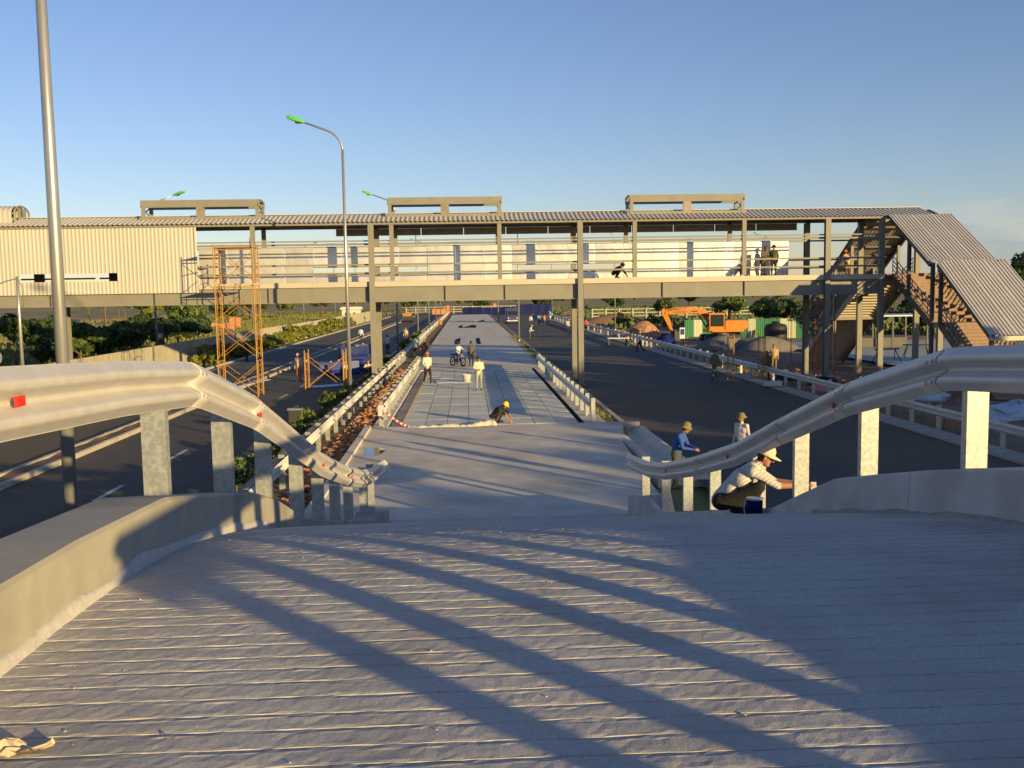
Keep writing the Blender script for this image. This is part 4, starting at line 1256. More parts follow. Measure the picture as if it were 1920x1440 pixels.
# blue truck
tk = thing('truck', 'small blue truck facing the camera at the far end of the right road', 'truck', (7.6, 160, -.2))
def K(n, b, m, p=None): return b.build(n, m, p or tk)
c_ = K('cab', MB().box((-1.0, -.3, .55), (1.0, 1.2, 1.35)).box((-.95, -.05, 1.352), (.95, 1.2, 2.2)), 'bluetruck')
K('windscreen', MB().box((-.82, -.075, 1.42), (.82, -.055, 2.08)), 'glass', c_)
K('grille', MB().box((-.5, -.33, .75), (.5, -.305, 1.15)), 'darkmetal', c_)
for s in (-1, 1): K('headlight', MB().lathe((s * .72, -.30, .95), [(.12, 0), (.12, -.04)], 10, axis='y'), 'white', c_)
K('bumper', MB().box((-1.02, -.45, .42), (1.02, -.31, .62)), 'white')
K('cargo_bed', MB().box((-1.1, 1.35, .8), (1.1, 4.6, 1.0)).box((-1.1, 1.35, 1.001), (-1.03, 4.6, 2.6)).box((1.03, 1.35, 1.001), (1.1, 4.6, 2.6)).box((-1.03, 1.35, 1.001), (1.03, 1.42, 2.6)).box((-1.03, 4.53, 1.001), (1.03, 4.6, 1.6)), 'bluetruck')
for s in (-1, 1):
    for yy in (.45, 3.7): K('wheel', MB().lathe((s * .9, yy, .42), [(.2, -.13), (.42, -.12), (.42, .12), (.2, .13)], 16, axis='x'), 'black')
# road roller
rr = thing('road_roller', 'yellow road roller parked on the far left road', 'road roller', (-11.2, 182, -.2))
MB().lathe((0, -1.4, .65), [(.1, -.9), (.65, -.9), (.65, .9), (.1, .9)], 20, axis='x').build('drum', 'darkmetal', rr)
MB().lathe((0, 1.4, .65), [(.1, -.9), (.65, -.9), (.65, .9), (.1, .9)], 20, axis='x').build('drum', 'darkmetal', rr)
MB().box((-.8, -1.9, 1.1), (.8, 1.9, 1.7)).build('body', 'yellow', rr)
b = MB()
for x in (-.7, .65):
    for y in (-.7, .65): b.box((x, y, 1.7), (x + .06, y + .06, 2.7))
b.build('canopy_post', 'darkmetal', rr)
MB().box((-.9, -.9, 2.7), (.9, .9, 2.8)).build('canopy', 'yellow', rr)
# canopy with pale roof at right
cp = thing('open_shed', 'open shed with a pale blue-white roof behind the near stair post', 'shed', (31, 76, -.3))
MB().box((-.3, -1.2, 2.75), (6, 3, 2.85)).build('roof', 'tarp', cp)
for x in (0, 2.8, 5.6):
    for y in (-1, 2.8): MB().box((x, y, 0), (x + .12, y + .12, 2.75)).build('post', 'steel_dark', cp)
MB().box((0, 2.4, .0), (5.6, 2.5, .9)).build('low_wall', 'leaf_dark' if False else 'steel_dark', cp)
# props and trestles
for k, (x, y) in enumerate([(18.6, 50.2), (19.0, 51.8), (20.3, 52.3), (17.9, 52.4)]):
    t = thing('steel_prop', 'red telescopic steel prop near the stair column, %s from the road' % ORD[k], 'prop', (x, y, -.3), 0, 'red props by the stairs')
    MB().tube([(0, 0, 0), (0, 0, 1.7)], .035, 8).build('outer_tube', 'redpaint', t)
    MB().tube([(0, 0, 1.7), (0, 0, 3.2 + .2 * k)], .025, 8).build('inner_tube', 'redpaint', t)
    MB().box((-.1, -.1, -.02), (.1, .1, .01)).build('base_plate', 'redpaint', t)
def trestle(label, x, y, rz):
    t = thing('trestle', label, 'trestle', (x, y, -.2), rz)
    MB().box((-.9, -.06, .85), (.9, .06, .95)).build('top_bar', 'darkmetal', t)
    for s in (-1, 1):
        for q in (-1, 1): MB().beam((s * .6, 0, .88), (s * .85, q * .4, 0), .05, .05).build('leg', 'darkmetal', t)
trestle('dark sawhorse trestle on the pale pad below the stairs', 27.6, 62, .2)
trestle('second dark trestle further back on the pale pad', 31.5, 66, -.3)
# water tank (dark bulk)
t = thing('water_tank', 'black round water tank in front of the green hoarding', 'tank', (28.6, 88, -.3))
MB().lathe((0, 0, 0), [(1.0, 0), (1.05, .1), (1.05, 1.5), (.9, 1.8), (.35, 1.95), (.3, 2.1)], 20).build('shell', 'black', t, True)
for z in (.5, .95, 1.4): MB().lathe((0, 0, z), [(1.055, -.03), (1.09, 0), (1.055, .03)], 20).build('rib', 'black', t)
# blue plastic barriers beside the left rail
def barrier_mesh():
    b = MB()
    pr = [(-.25, 0), (.25, 0), (.25, .15), (.12, .35), (.09, .85), (-.09, .85), (-.12, .35), (-.25, .15)]
    n = len(pr); L = 1.4
    vs = [(-L/2, y, z) for y, z in pr] + [(L/2, y, z) for y, z in pr]
    b.add(vs, [tuple(range(n-1, -1, -1)), tuple(range(n, 2*n))] + [(i, (i+1) % n, n+(i+1) % n, n+i) for i in range(n)])
    return b.mesh('body', 'blue')
BM = barrier_mesh(); BH = MB().box((-.18, -.11, .5), (.18, .11, .62)).mesh('slot_insert', 'darkmetal'); BC = MB().lathe((0, 0, .85), [(.06, 0), (.06, .05)], 8).mesh('filler_cap', 'white')
bl = [(-8.6, 60.5, .2, 0), (-8.3, 62, 1.2, 0), (-7.6, 61.2, .5, 0), (-7.4, 63.4, 1.0, 0), (-7.0, 64.6, .1, 0), (-7.9, 64.2, .4, 0), (-6.9, 66.5, 1.4, 0), (-7.3, 67.8, .9, 0), (-7.7, 62.6, .7, .84), (-7.1, 65.5, .6, .84), (-7.2, 63.0, 0.1, .84), (-7.0, 69.6, 1.2, 0)]
for k, (x, y, a, z) in enumerate(bl):
    t = thing('plastic_barrier', 'blue plastic road barrier heaped by the left road, %s from the near end%s' % (ORD[k], ', on top' if z else ''), 'barrier', (x, y, -.2 + z), a, 'blue barriers heaped beside the guardrail')
    link('body', BM, t); link('slot_insert', BH, t); link('filler_cap', BC, t)
# loose boards, sheets, sacks
def board(label, p, q, w, th, m='wood', name='plank', cat='plank', upv=(0, 0, 1)):
    b = MB(); b.beam(p, q, w, th, 0, upv)
    tag(b.build(name, m), label, cat)
board('pale board leaning upright against the left double guardrail', (-4.95, 56.5, 0), (-5.35, 58.2, 1.9), .30, .04, 'white', 'plank', 'plank', (1, 0, 0))
for k in range(9):
    x, y = rnd.uniform(-4.3, -3.7), 42 + k * 1.9; a = rnd.uniform(-.6, .6) + PI / 2; L = rnd.uniform(.5, 1.1)
    board('loose plank lying in the rubble between the left guardrails, %s along' % ORD[k], (x - L * math.cos(a) * .5, y - L * math.sin(a) * .5, .02 + rnd.uniform(0, .12)), (x + L * math.cos(a) * .5, y + L * math.sin(a) * .5, .08 + rnd.uniform(0, .2)), .16, .035)
board('long white sheet strip lying on the left road median', (-12.9, 47.6, .06), (-11.4, 55, .1), .35, .03, 'white', 'metal_sheet', 'sheet')
board('second pale sheet strip lying beside the left road median', (-12.6, 45.4, -.02), (-11.6, 49.5, .02), .3, .03, 'tarp', 'metal_sheet', 'sheet')
board('crumpled white sheet on the asphalt under the small scaffold', (-8.6, 52.6, -.16), (-6.6, 53.8, -.16), 1.1, .03, 'tarp', 'metal_sheet', 'sheet')
board('white foam board lying on the right road edge', (15.2, 47.2, -.08), (15.9, 49.2, -.04), .9, .04, 'white', 'foam_board', 'board')
board('pale blue board laid across the far left of the tiles', (-1.75, 52.0, .04), (.1, 52.2, .04), 1.7, .02, 'tarp', 'foam_board', 'board')
board('white rod lying on the soil right of the road', (16.9, 31.2, -.2), (17.6, 32.4, -.18), .12, .1, 'white', 'pipe', 'pipe')
def lump(name, label, cat, x, y, z, r, h, m, seed, parent=None):
    b = MB(); n, k = 14, 6; vs, fs = [], []; q = np.random.RandomState(seed)
    for j in range(k + 1):
        t = j / k * PI / 2
        for i in range(n):
            a = 2 * PI * i / n; w = r * math.cos(t) * (1 + .3 * q.uniform(-1, 1)) + .001
            vs.append((w * math.cos(a), w * math.sin(a) * .8, h * math.sin(t) * (1 + .15 * q.uniform(-1, 1))))
    for j in range(k):
        for i in range(n): fs.append((j*n+i, j*n+(i+1) % n, (j+1)*n+(i+1) % n, (j+1)*n+i))
    b.add(vs, fs)
    o = b.build(name, m, parent, True, (x, y, z))
    if cat: tag(o, label, cat)
lump('plastic_bag', 'crumpled pink plastic bag on the soil behind the right rail', 'bag', 17.3, 46.2, -.3, .45, .5, 'pink', 1)
lump('tarp_bundle', 'blue tarp bundle behind the right guardrail near the stairs', 'tarp', 17.9, 52.6, -.3, .8, .4, 'bluesheet', 2)
lump('tarp_bundle', 'second blue tarp bundle further right behind the guardrail', 'tarp', 18.6, 49.4, -.3, .8, .4, 'bluesheet', 3)
lump('tarp_bundle', 'dark blue tarp bundle below the excavator stick', 'tarp', 18.8, 90.5, -.3, .9, 1.0, 'bluesheet', 4)
lump('sack', 'pale cement sack pile behind the right guardrail', 'sack', 20.5, 41.5, -.3, .8, .5, 'tarp', 5)
lump('sack', 'heap of printed sheeting right of the guardrail, near the frame edge', 'sheeting', 21.0, 35.5, -.3, 1.5, .6, 'tarp', 6)
# blue and white sign standing by the excavator
t = thing('notice_board', 'small blue and white notice board left of the green hoarding', 'sign', (21.2, 94, -.35))
MB().box((-.26, -.02, .4), (.26, .02, 1.5)).build('panel', 'tarp', t)
MB().box((-.2, -.03, .8), (.2, -.021, 1.35)).build('printed_square', 'blue', t)
MB().box((-.25, .02, 0), (-.19, .06, 1.5)).build('leg', 'steel_dark', t); MB().box((.19, .02, 0), (.25, .06, 1.5)).build('leg', 'steel_dark', t)
# signpost with red and white bands at the far left edge
t = thing('road_sign', 'round grey sign back on a red and white banded post at left edge', 'sign', (-23.2, 48.2, -.35))
for k in range(8): MB().lathe((0, 0, k * .25), [(.05, 0), (.05, .25)], 10).build('band', 'red' if k % 2 else 'white', t)
MB().lathe((0, 0, 2.35), [(.36, -.01), (.36, .01)], 24, axis='y').build('disc', 'pole', t)
# sign in the left field
t = thing('notice_board', 'dark blue notice board standing behind the left fence', 'sign', (-23.9, 76, -.35))
MB().box((-.3, -.03, 1.0), (.3, .03, 3.2)).build('panel', 'darkmetal', t); MB().box((-.05, .031, 0), (.05, .1, 2.2)).build('leg', 'steel_dark', t)
# bucket
t = thing('bucket', 'white plastic bucket standing on the tiles beside the man', 'bucket', (-.1, 51.5, .012))
MB().lathe((0, 0, 0), [(.20, 0), (.25, .42), (.26, .44), (.24, .44), (.235, .40), (.19, .03), (0.001, .03)], 20).build('shell', 'white', t, True)
MB().tube([(.25 * math.cos(a), 0.02, .42 + .14 * math.sin(a)) for a in np.linspace(0, PI, 9)], .008, 5).build('handle', 'darkmetal', t)
# paint can near the crouching man
CX, CY = 3.19, 10.5
t = thing('paint_can', 'blue paint can with pale rim beside the crouching painter', 'paint can', (CX, CY, PZf(CY) - .02))
MB().lathe((0, 0, 0), [(.09, 0), (.09, .19), (.094, .20), (.086, .20), (.08, .17)], 20).build('shell', 'bluesheet', t, True)
MB().lathe((0, 0, .2), [(.094, -.012), (.098, .0), (.086, .006)], 20).build('rim', 'white', t)
MB().tube([(-.104, 0, .19), (-.125, -.02, .1), (-.12, -.02, .0)], .006, 5).build('handle', 'white', t)
# barrier tape
t = thing('barrier_tape', 'red and white barrier tape hanging from the taped rail end', 'tape', (-3.1, 34.4, 0))
pts = [(.05 + 1.0 * q, -.05 * q, .62 - .62 * (1 - (1 - q) ** 1.6)) for q in np.linspace(0, 1, 15)]
for k in range(14): MB().beam(pts[k], pts[k+1], .012, .07).build('band', 'red' if k % 2 else 'white', t)
for k in range(7): MB().box((.03, -.06, .02 + k * .09), (.042, .0, .02 + (k + 1) * .09)).build('band', 'red' if k % 2 else 'white', t)
# crumpled paper and a leaf on the ramp
b = MB(); q = np.random.RandomState(12); n = 9; vs = []
for j in range(6):
    for i in range(n):
        u, v = i / (n-1), j / 5
        taper = 1 - .75 * max(0, u - .35)
        vs.append((u * .21 + .010 * q.uniform(-1, 1), (v - .5) * .10 * taper + .08 * u + .006 * q.uniform(-1, 1), .010 + .022 * q.random() ** 2 + .022 * math.sin(u * 6) * (v > .5)))
fs = [(j*n+i, j*n+i+1, (j+1)*n+i+1, (j+1)*n+i) for j in range(5) for i in range(n-1)]
m0 = len(vs); vs += [(x, y, z - .003) for x, y, z in vs]; fs += [tuple(m0 + k for k in f_[::-1]) for f_ in fs]
b.add(vs, fs); tag(b.build('paper_scrap', 'paper', None, False, (-1.46, 2.72, PZf(2.72))), 'torn brown paper scrap lying on the ramp at lower left', 'paper')
b = MB(); b.add([(-.009, 0, 0), (0, -.007, .008), (.011, 0, .003), (0, .007, .010)], [(0, 1, 2, 3)])
b.add([(-.009, 0, -.002), (0, -.007, .006), (.011, 0, .001), (0, .007, .008)], [(3, 2, 1, 0)])
tag(b.build('dry_leaf', 'tread', None, False, (-.9, 2.80, PZf(2.8) + .006)), 'tiny dry red leaf on the ramp right of the paper scrap', 'leaf')
b = MB()
for i in range(130):
    x, y = rnd.uniform(XL + .05, XR - .05), rnd.uniform(2.4, 7.5)
    q = rnd.uniform(.0012, .0042); a = rnd.uniform(0, PI); z = PZf(y) + q * .4
    b.beam((x, y, z), (x + math.cos(a) * q * 2.2, y + math.sin(a) * q * 2.2, z), q * 1.6, q * 1.2)
tag(b.build('mortar_crumbs', 'ramp'), 'tiny mortar crumbs and grit scattered over the ramp', 'grit', kind='stuff')
# water puddle
b = MB(); b.add([(-2.9 + .30 * math.cos(a) * (1 + .2 * math.sin(3*a)), 29.0 + .9 * math.sin(a) * (1 + .2 * math.cos(2*a)), .004) for a in np.linspace(0, 2*PI, 24)[:-1]], [tuple(range(23))])
tag(b.build('puddle', mat('puddle_water', (.05, .06, .07), .03, spec=.8)), 'small puddle reflecting sky at the left edge of the apron', 'puddle')

# ================================================================== PEOPLE
def capsule(b, p, q, r0, r1, n=10):
    p, q = Vector(p), Vector(q); d = q - p; L = d.length
    if L < 1e-5: d = Vector((0, 0, 1)); L = 1e-5
    d = d / L
    pts, rs = [], []
    for t in (-.98, -.8, -.45, 0): pts.append(p + d * r0 * t); rs.append(r0 * math.sqrt(1 - t * t))
    for t in (0, .45, .8, .98): pts.append(q + d * r1 * t); rs.append(r1 * math.sqrt(1 - t * t))
    if L < .004: pts = pts[:4] + pts[5:]; rs = rs[:4] + rs[5:]
    b.tube(pts, rs, n)
def ellipsoid(b, c, r, n=14, k=9):
    vs, fs = [], []
    for j in range(k + 1):
        t = -PI/2 + PI * (j + .02 * (j == 0) - .02 * (j == k)) / k
        for i in range(n):
            a = 2*PI*i/n; vs.append((c[0] + r[0]*math.cos(t)*math.cos(a), c[1] + r[1]*math.cos(t)*math.sin(a), c[2] + r[2]*math.sin(t)))
    for j in range(k):
        for i in range(n): fs.append((j*n+i, j*n+(i+1) % n, (j+1)*n+(i+1) % n, (j+1)*n+i))
    fs += [tuple(range(n-1, -1, -1)), tuple(k*n+i for i in range(n))]
    b.add(vs, fs)
def V3(*a): return Vector(a)
BASE = dict(pel=V3(0, 0, .88), che=V3(0, 0, 1.20), nek=V3(0, 0, 1.41), hed=V3(0, -.02, 1.545),
            shl=V3(.18, 0, 1.34), shr=V3(-.18, 0, 1.34), ell=V3(.24, .02, 1.07), elr=V3(-.24, .02, 1.07), hal=V3(.24, -.07, .83), har=V3(-.24, -.07, .83),
            hil=V3(.09, 0, .86), hir=V3(-.09, 0, .86), knl=V3(.10, -.03, .48), knr=V3(-.10, -.03, .48), anl=V3(.11, .03, .09), anr=V3(-.11, .03, .09))
def P(**k):
    d = dict(BASE); d.update({a: V3(*b) for a, b in k.items()}); return d
POSES = dict(
    stand=P(),
    hold=P(ell=(.25, -.02, 1.08), elr=(-.25, -.02, 1.08), hal=(.04, -.24, 1.04), har=(-.05, -.25, 1.02), hed=(0, -.05, 1.53)),
    walk=P(knl=(.10, -.22, .50), anl=(.10, -.24, .10), knr=(-.10, .02, .47), anr=(-.10, .34, .16), hal=(.22, .16, .88), har=(-.22, -.28, .92), elr=(-.25, -.06, 1.08), ell=(.25, .10, 1.08)),
    work=P(che=(0, -.08, 1.19), nek=(0, -.16, 1.38), hed=(0, -.24, 1.48), shl=(.18, -.13, 1.31), shr=(-.18, -.13, 1.31), ell=(.24, -.22, 1.05), elr=(-.24, -.22, 1.05), hal=(.10, -.44, 1.0), har=(-.10, -.44, 1.0)),
    bend=P(pel=(0, .12, .84), hil=(.09, .1, .82), hir=(-.09, .1, .82), che=(0, -.2, .98), nek=(0, -.40, 1.02), hed=(0, -.52, 1.02), shl=(.18, -.34, .99), shr=(-.18, -.34, .99), ell=(.2, -.42, .72), elr=(-.2, -.42, .72), hal=(.12, -.5, .46), har=(-.12, -.5, .46)),
    squat=P(pel=(0, .16, .26), hil=(.09, .14, .26), hir=(-.09, .14, .26), che=(0, -.06, .50), nek=(0, -.24, .64), hed=(0, -.36, .68), shl=(.18, -.18, .58), shr=(-.18, -.18, .58),
            knl=(.2, -.24, .46), knr=(-.2, -.24, .46), anl=(.16, .0, .09), anr=(-.16, .0, .09), ell=(.18, -.42, .36), elr=(-.18, -.42, .36), hal=(.06, -.58, .12), har=(-.10, -.60, .12)),
    paint=P(pel=(0, .06, .20), hil=(.09, .04, .20), hir=(-.09, .04, .20), che=(0, -.17, .46), nek=(0, -.34, .64), hed=(0, -.43, .72), shl=(.17, -.29, .57), shr=(-.17, -.29, .57),
            knl=(.19, -.34, .30), knr=(-.19, -.36, .40), anl=(.17, -.10, .09), anr=(-.16, -.22, .09), ell=(.19, -.54, .40), elr=(-.16, -.56, .42), hal=(.10, -.82, .40), har=(-.08, -.88, .42)),
    sit=P(pel=(0, .1, .30), hil=(.09, .08, .30), hir=(-.09, .08, .30), che=(0, .04, .60), nek=(0, -.02, .80), hed=(0, -.08, .92), shl=(.18, .0, .73), shr=(-.18, .0, .73),
          knl=(.2, -.3, .52), knr=(-.2, -.3, .52), anl=(.16, -.34, .09), anr=(-.16, -.34, .09), ell=(.24, -.16, .56), elr=(-.24, -.16, .56), hal=(.08, -.34, .55), har=(-.08, -.34, .55)),
    ride=P(pel=(0, .12, .80), hil=(.1, .1, .80), hir=(-.1, .1, .80), che=(0, .04, 1.10), nek=(0, -.02, 1.32), hed=(0, -.05, 1.46), shl=(.18, .0, 1.24), shr=(-.18, .0, 1.24),
           knl=(.2, -.26, .62), knr=(-.2, -.26, .62), anl=(.26, -.06, .09), anr=(-.22, -.1, .22), ell=(.28, -.2, 1.06), elr=(-.28, -.2, 1.06), hal=(.28, -.44, 1.0), har=(-.28, -.44, 1.0)))
def fingers(b, wrist, elbow, L, thumb_side, r=.0085):
    d = (wrist - elbow).normalized()
    s = d.cross(V3(0, 0, 1)); s = s.normalized() if s.length > .1 else V3(1, 0, 0)
    dn = s.cross(d).normalized()
    if dn.z > 0: dn = -dn
    palm = wrist + d * .05
    capsule(b, wrist, palm + d * .02, .026, .030); capsule(b, palm + s * .022, palm - s * .022, .022, .022)
    segs = [(wrist, palm)]
    for k, ln in enumerate((.070, .080, .075, .058)):
        o = palm + d * .03 + s * (.030 - .020 * k) * thumb_side
        m = o + d * ln * .55 + dn * ln * .15; e2 = m + d * ln * .25 + dn * ln * .45
        capsule(b, o, m, r, r * .95, 6); capsule(b, m, e2, r * .95, r * .8, 6); segs.append((o, e2))
    o = wrist + d * .02 + s * .028 * thumb_side
    m = o + d * .03 + s * .025 * thumb_side + dn * .01; e2 = m + d * .03 + dn * .02
    capsule(b, o, m, r * 1.2, r, 6); capsule(b, m, e2, r, r * .85, 6); segs.append((o, e2))
    return segs
def person(label, x, y, z, rz, pose, shirt, trousers, hat=None, hatcol=None, voxel=.02, long_sleeve=True, group=None, sc=1.0, shoes=(.04, .035, .03), tilt=0, near=False):
    J = POSES[pose]
    root = thing('person', label, 'person', (x, y, z), rz, group, (sc, sc, sc))
    b = MB(); Z = []          # zones: (p,q,r,mat index)   0 skin 1 shirt 2 trousers 3 shoe 4 hair 5 eye
    def cap(p, q, r0, r1, zi):
        capsule(b, p, q, r0, r1); Z.append((p, q, max(r0, r1), zi))
    fwd = V3(0, -1, 0)
    tors = (J['nek'] - J['pel']).normalized()
    side = (J['shl'] - J['shr']).normalized()
    # torso
    wa = J['pel'].lerp(J['che'], .5)
    for c, w, r in ((J['pel'], .075, .112), (wa, .070, .112), (J['che'], .090, .118)):
        cap(c - side * w, c + side * w, r, r, 2 if c is J['pel'] else 1)
    cap(J['pel'], J['che'], .125, .13, 1)
    cap(J['che'], J['nek'] - tors * .07, .125, .085, 1)
    cap(J['shr'], J['shl'], .068, .068, 1)
    cap(J['nek'] - tors * .05, J['nek'].lerp(J['hed'], .5), .055, .052, 0)
    for a, s in (('l', 1), ('r', -1)):
        S_, El, Ha = J['sh' + a], J['el' + a], J['ha' + a]
        cap(S_, El, .058, .045, 1)
        cap(El, Ha, .043, .030, 1 if long_sleeve else 0)
        for p, q in fingers(b, Ha, El, 1, s): Z.append((p, q, .02, 0))
        H_, K_, A_ = J['hi' + a], J['kn' + a], J['an' + a]
        cap(H_, K_, .104, .070, 2); cap(K_, A_, .062, .045, 2)
        heel = A_ + V3(0, .03, -.045); toe = A_ + V3(s * .02, -.15, -.05)
        cap(heel, toe, .042, .036, 3)
    # head
    h = J['hed']; fd = V3(0, -math.cos(tilt), -math.sin(tilt)).normalized(); ud = V3(0, -math.sin(tilt), math.cos(tilt))
    cap(h + ud * .02 + fd * -.012, h + ud * .035 + fd * .0, .088, .086, 0)
    cap(h - ud * .02 + fd * .015, h - ud * .065 + fd * .042, .066, .044, 0)
    nose = h + fd * .103 - ud * .018
    capsule(b, h + fd * .088 + ud * .012, nose, .011, .014, 6); Z.append((h + fd * .09, nose, .012, 0))
    for s in (1, -1):
        e_ = h + V3(s * .086, .012, 0) - ud * .012
        capsule(b, e_ + ud * .02, e_ - ud * .02, .014, .011, 6); Z.append((e_, e_, .016, 0))
    me = b.mesh('body', [M['skin'], cloth(shirt), cloth(trousers), cloth(shoes), M['hair'], M['eye']])
    o = link('body', me, root)
    md = o.modifiers.new('fuse', 'REMESH'); md.mode = 'VOXEL'; md.voxel_size = voxel; md.use_smooth_shade = True
    sm = o.modifiers.new('soft', 'SMOOTH'); sm.factor = .5; sm.iterations = 3 if near else 2
    dg = bpy.context.evaluated_depsgraph_get()
    nm = bpy.data.meshes.new_from_object(o.evaluated_get(dg))
    o.modifiers.clear(); o.data = nm
    nm.name = 'body'
    nf = len(nm.polygons)
    co = np.empty(nf * 3); nm.polygons.foreach_get('center', co); co = co.reshape(-1, 3)
    best = np.full(nf, 1e9); idx = np.zeros(nf, int)
    for p, q, r, zi in Z:
        p, q = np.array(p), np.array(q); d = q - p; L2 = max(d @ d, 1e-9)
        t = np.clip(((co - p) @ d) / L2, 0, 1)
        ds = np.linalg.norm(co - p - t[:, None] * d, axis=1) / 1.0 - r
        m = ds < best; best[m] = ds[m]; idx[m] = zi
    # hair and eyes by place on the head
    rel = co - np.array(h); f_ = rel @ np.array(fd); u_ = rel @ np.array(ud)
    onhead = (np.linalg.norm(rel, axis=1) < .15) & (idx == 0) & (u_ > -.075)
    hair = onhead & ((u_ > .055 + .5 * np.maximum(f_, 0) * .6) | ((f_ < -.012) & (u_ > -.06)))
    idx[hair] = 4
    for s in (1, -1):
        ec = np.array(h + fd * .082 + ud * .008 + V3(s * .034, 0, 0))
        idx[(np.linalg.norm(co - ec, axis=1) < .017) & onhead] = 5
    mc = np.array(h + fd * .088 - ud * .052)
    dm = co - mc
    idx[(np.abs(dm[:, 0]) < .024) & (np.abs(dm @ np.array(ud)) < .007) & (np.linalg.norm(dm, axis=1) < .035)] = 5
    ms = [M['skin'], cloth(shirt), cloth(trousers), cloth(shoes), M['hair'], M['eye']]
    nm.materials.clear()
    for m_ in ms: nm.materials.append(m_)
    nm.polygons.foreach_set('material_index', idx.tolist()); nm.polygons.foreach_set('use_smooth', [True] * nf)
    nm.update()
    if hat:
        hb = MB()
        if hat == 'pith': hb.lathe((0, 0, 0), [(.155, -.03), (.158, -.022), (.112, .005), (.108, .05), (.085, .095), (.04, .118), (.001, .122)], 20)
        elif hat == 'hard': hb.lathe((0, 0, 0), [(.122, -.01), (.124, .0), (.110, .012), (.104, .06), (.078, .10), (.03, .118), (.001, .12)], 20); hb.box((-.06, -.165, -.008), (.06, -.09, .004))
        elif hat == 'cap':
            hb.lathe((0, 0, 0), [(.104, -.025), (.106, .0), (.102, .045), (.078, .082), (.035, .10), (.001, .103)], 20)
            vs = []
            for i in range(9):
                a = PI * (1.12 + .76 * i / 8)
                vs += [(.10 * math.cos(a), .10 * math.sin(a), .0), (.105 * math.cos(a) , .10 * math.sin(a) - .085 * math.sin(PI * i / 8) ** .5 - .005, -.022)]
            n0 = len(vs); vs += [(p[0], p[1], p[2] - .006) for p in vs]
            fs = []
            for i in range(8): fs += [(2*i, 2*i+1, 2*i+3, 2*i+2), (n0+2*i, n0+2*i+2, n0+2*i+3, n0+2*i+1), (2*i+1, n0+2*i+1, n0+2*i+3, 2*i+3)]
            hb.add(vs, fs)
        ho = hb.build({'pith': 'pith_helmet', 'hard': 'hard_hat', 'cap': 'cap'}[hat], cloth(hatcol), root, True)
        ho.location = h + ud * .052 - fd * .008
        ho.rotation_euler = (-tilt + .04 if False else tilt, 0, 0)
    return root
# (facing -Y at rz=0; rz=+90deg faces +X)
PX, PYY = 3.08, 11.25
pr_ = person('crouching painter in a beige cap and white striped shirt beside the right rail', PX, PYY, PZf(PYY) - .03, rad(74), 'paint', (.60, .57, .52), (.012, .012, .013), 'cap', (.55, .47, .33), .0095, False, None, 1.03, (.03, .03, .03), rad(22), True)
sm_ = mat('striped_cloth', (.58, .55, .50), .9, bump=.25, bscale=9, bdist=.02)
n_, l_ = sm_.node_tree.nodes, sm_.node_tree.links
tc_ = n_.new('ShaderNodeTexCoord'); wv = n_.new('ShaderNodeTexWave'); wv.wave_type = 'BANDS'; wv.bands_direction = 'DIAGONAL'
wv.inputs['Scale'].default_value = 11; wv.inputs['Distortion'].default_value = 1.2
l_.new(tc_.outputs['Object'], wv.inputs['Vector'])
rp = n_.new('ShaderNodeValToRGB'); rp.color_ramp.elements[0].position, rp.color_ramp.elements[0].color = .12, (.36, .34, .35, 1)
rp.color_ramp.elements[1].position, rp.color_ramp.elements[1].color = .35, (.58, .55, .50, 1)
l_.new(wv.outputs[0], rp.inputs[0]); l_.new(rp.outputs[0], n_['Principled BSDF'].inputs['Base Color'])
pr_.children[0].data.materials[1] = sm_
tb = MB(); tb.box((-.012, -.99, .36), (.012, -.93, .46)); tb.box((-.03, -1.02, .33), (.03, -.96, .36)); tb.build('brush', 'white', pr_, False, (-.08, 0, 0))
person('worker in a blue jacket and olive pith helmet by the foot of the ramp', 4.94, 22.55, -.03, rad(62), 'work', (.03, .08, .32), (.06, .065, .045), 'pith', (.17, .16, .06), .014, True, None, 1.0, tilt=rad(18))
person('worker in a pale shirt and olive pith helmet behind the right rail', 7.35, 25.4, -.2, rad(-55), 'stand', (.55, .52, .50), (.07, .07, .08), 'pith', (.17, .16, .06), .014, True, None, .95, tilt=rad(8))
person('man in a cream shirt and jeans standing with clasped hands on the tiles', .51, 47.16, .012, rad(8), 'hold', (.62, .55, .38), (.25, .27, .24), 'cap', (.05, .035, .03), .018)
person('squatting worker in black with a yellow hard hat at the tile edge', 1.02, 34.95, .012, rad(62), 'squat', (.012, .012, .013), (.045, .035, .03), 'hard', (.75, .50, .02), .014, False, None, .95, tilt=rad(35))
person('worker in a cream vest and orange hat walking by the left short rail', -2.2, 51.8, -.02, rad(20), 'walk', (.60, .52, .40), (.015, .015, .018), 'hard', (.55, .12, .04), .02)
person('man in a grey shirt standing beside the motorbike', .22, 63.7, 0, rad(165), 'stand', (.10, .105, .115), (.02, .02, .025), None, None, .02)
person('motorbike rider in a light blue shirt astride the parked bike', -.62, 63.9, 0, rad(35), 'ride', (.40, .45, .55), (.12, .14, .22), 'cap', (.03, .03, .03), .02)
person('worker in olive clothes walking on the shaded edge of the right road', 13.63, 52.4, -.2, rad(-60), 'walk', (.16, .13, .07), (.10, .10, .06), 'cap', (.06, .05, .03), .022)
person('man in a white shirt and black trousers striding by the right guardrail', 14.14, 78.2, -.2, rad(-110), 'walk', (.62, .60, .57), (.012, .012, .014), 'cap', (.5, .42, .35), .022)
person('man in a light blue shirt walking away on the far left road', -11.3, 102.6, -.2, rad(170), 'stand', (.45, .52, .62), (.03, .03, .04), None, None, .024)
person('man in a beige shirt on the left verge behind the lamp posts', -6.3, 98.5, -.15, rad(-20), 'stand', (.45, .36, .24), (.07, .06, .05), None, None, .024)
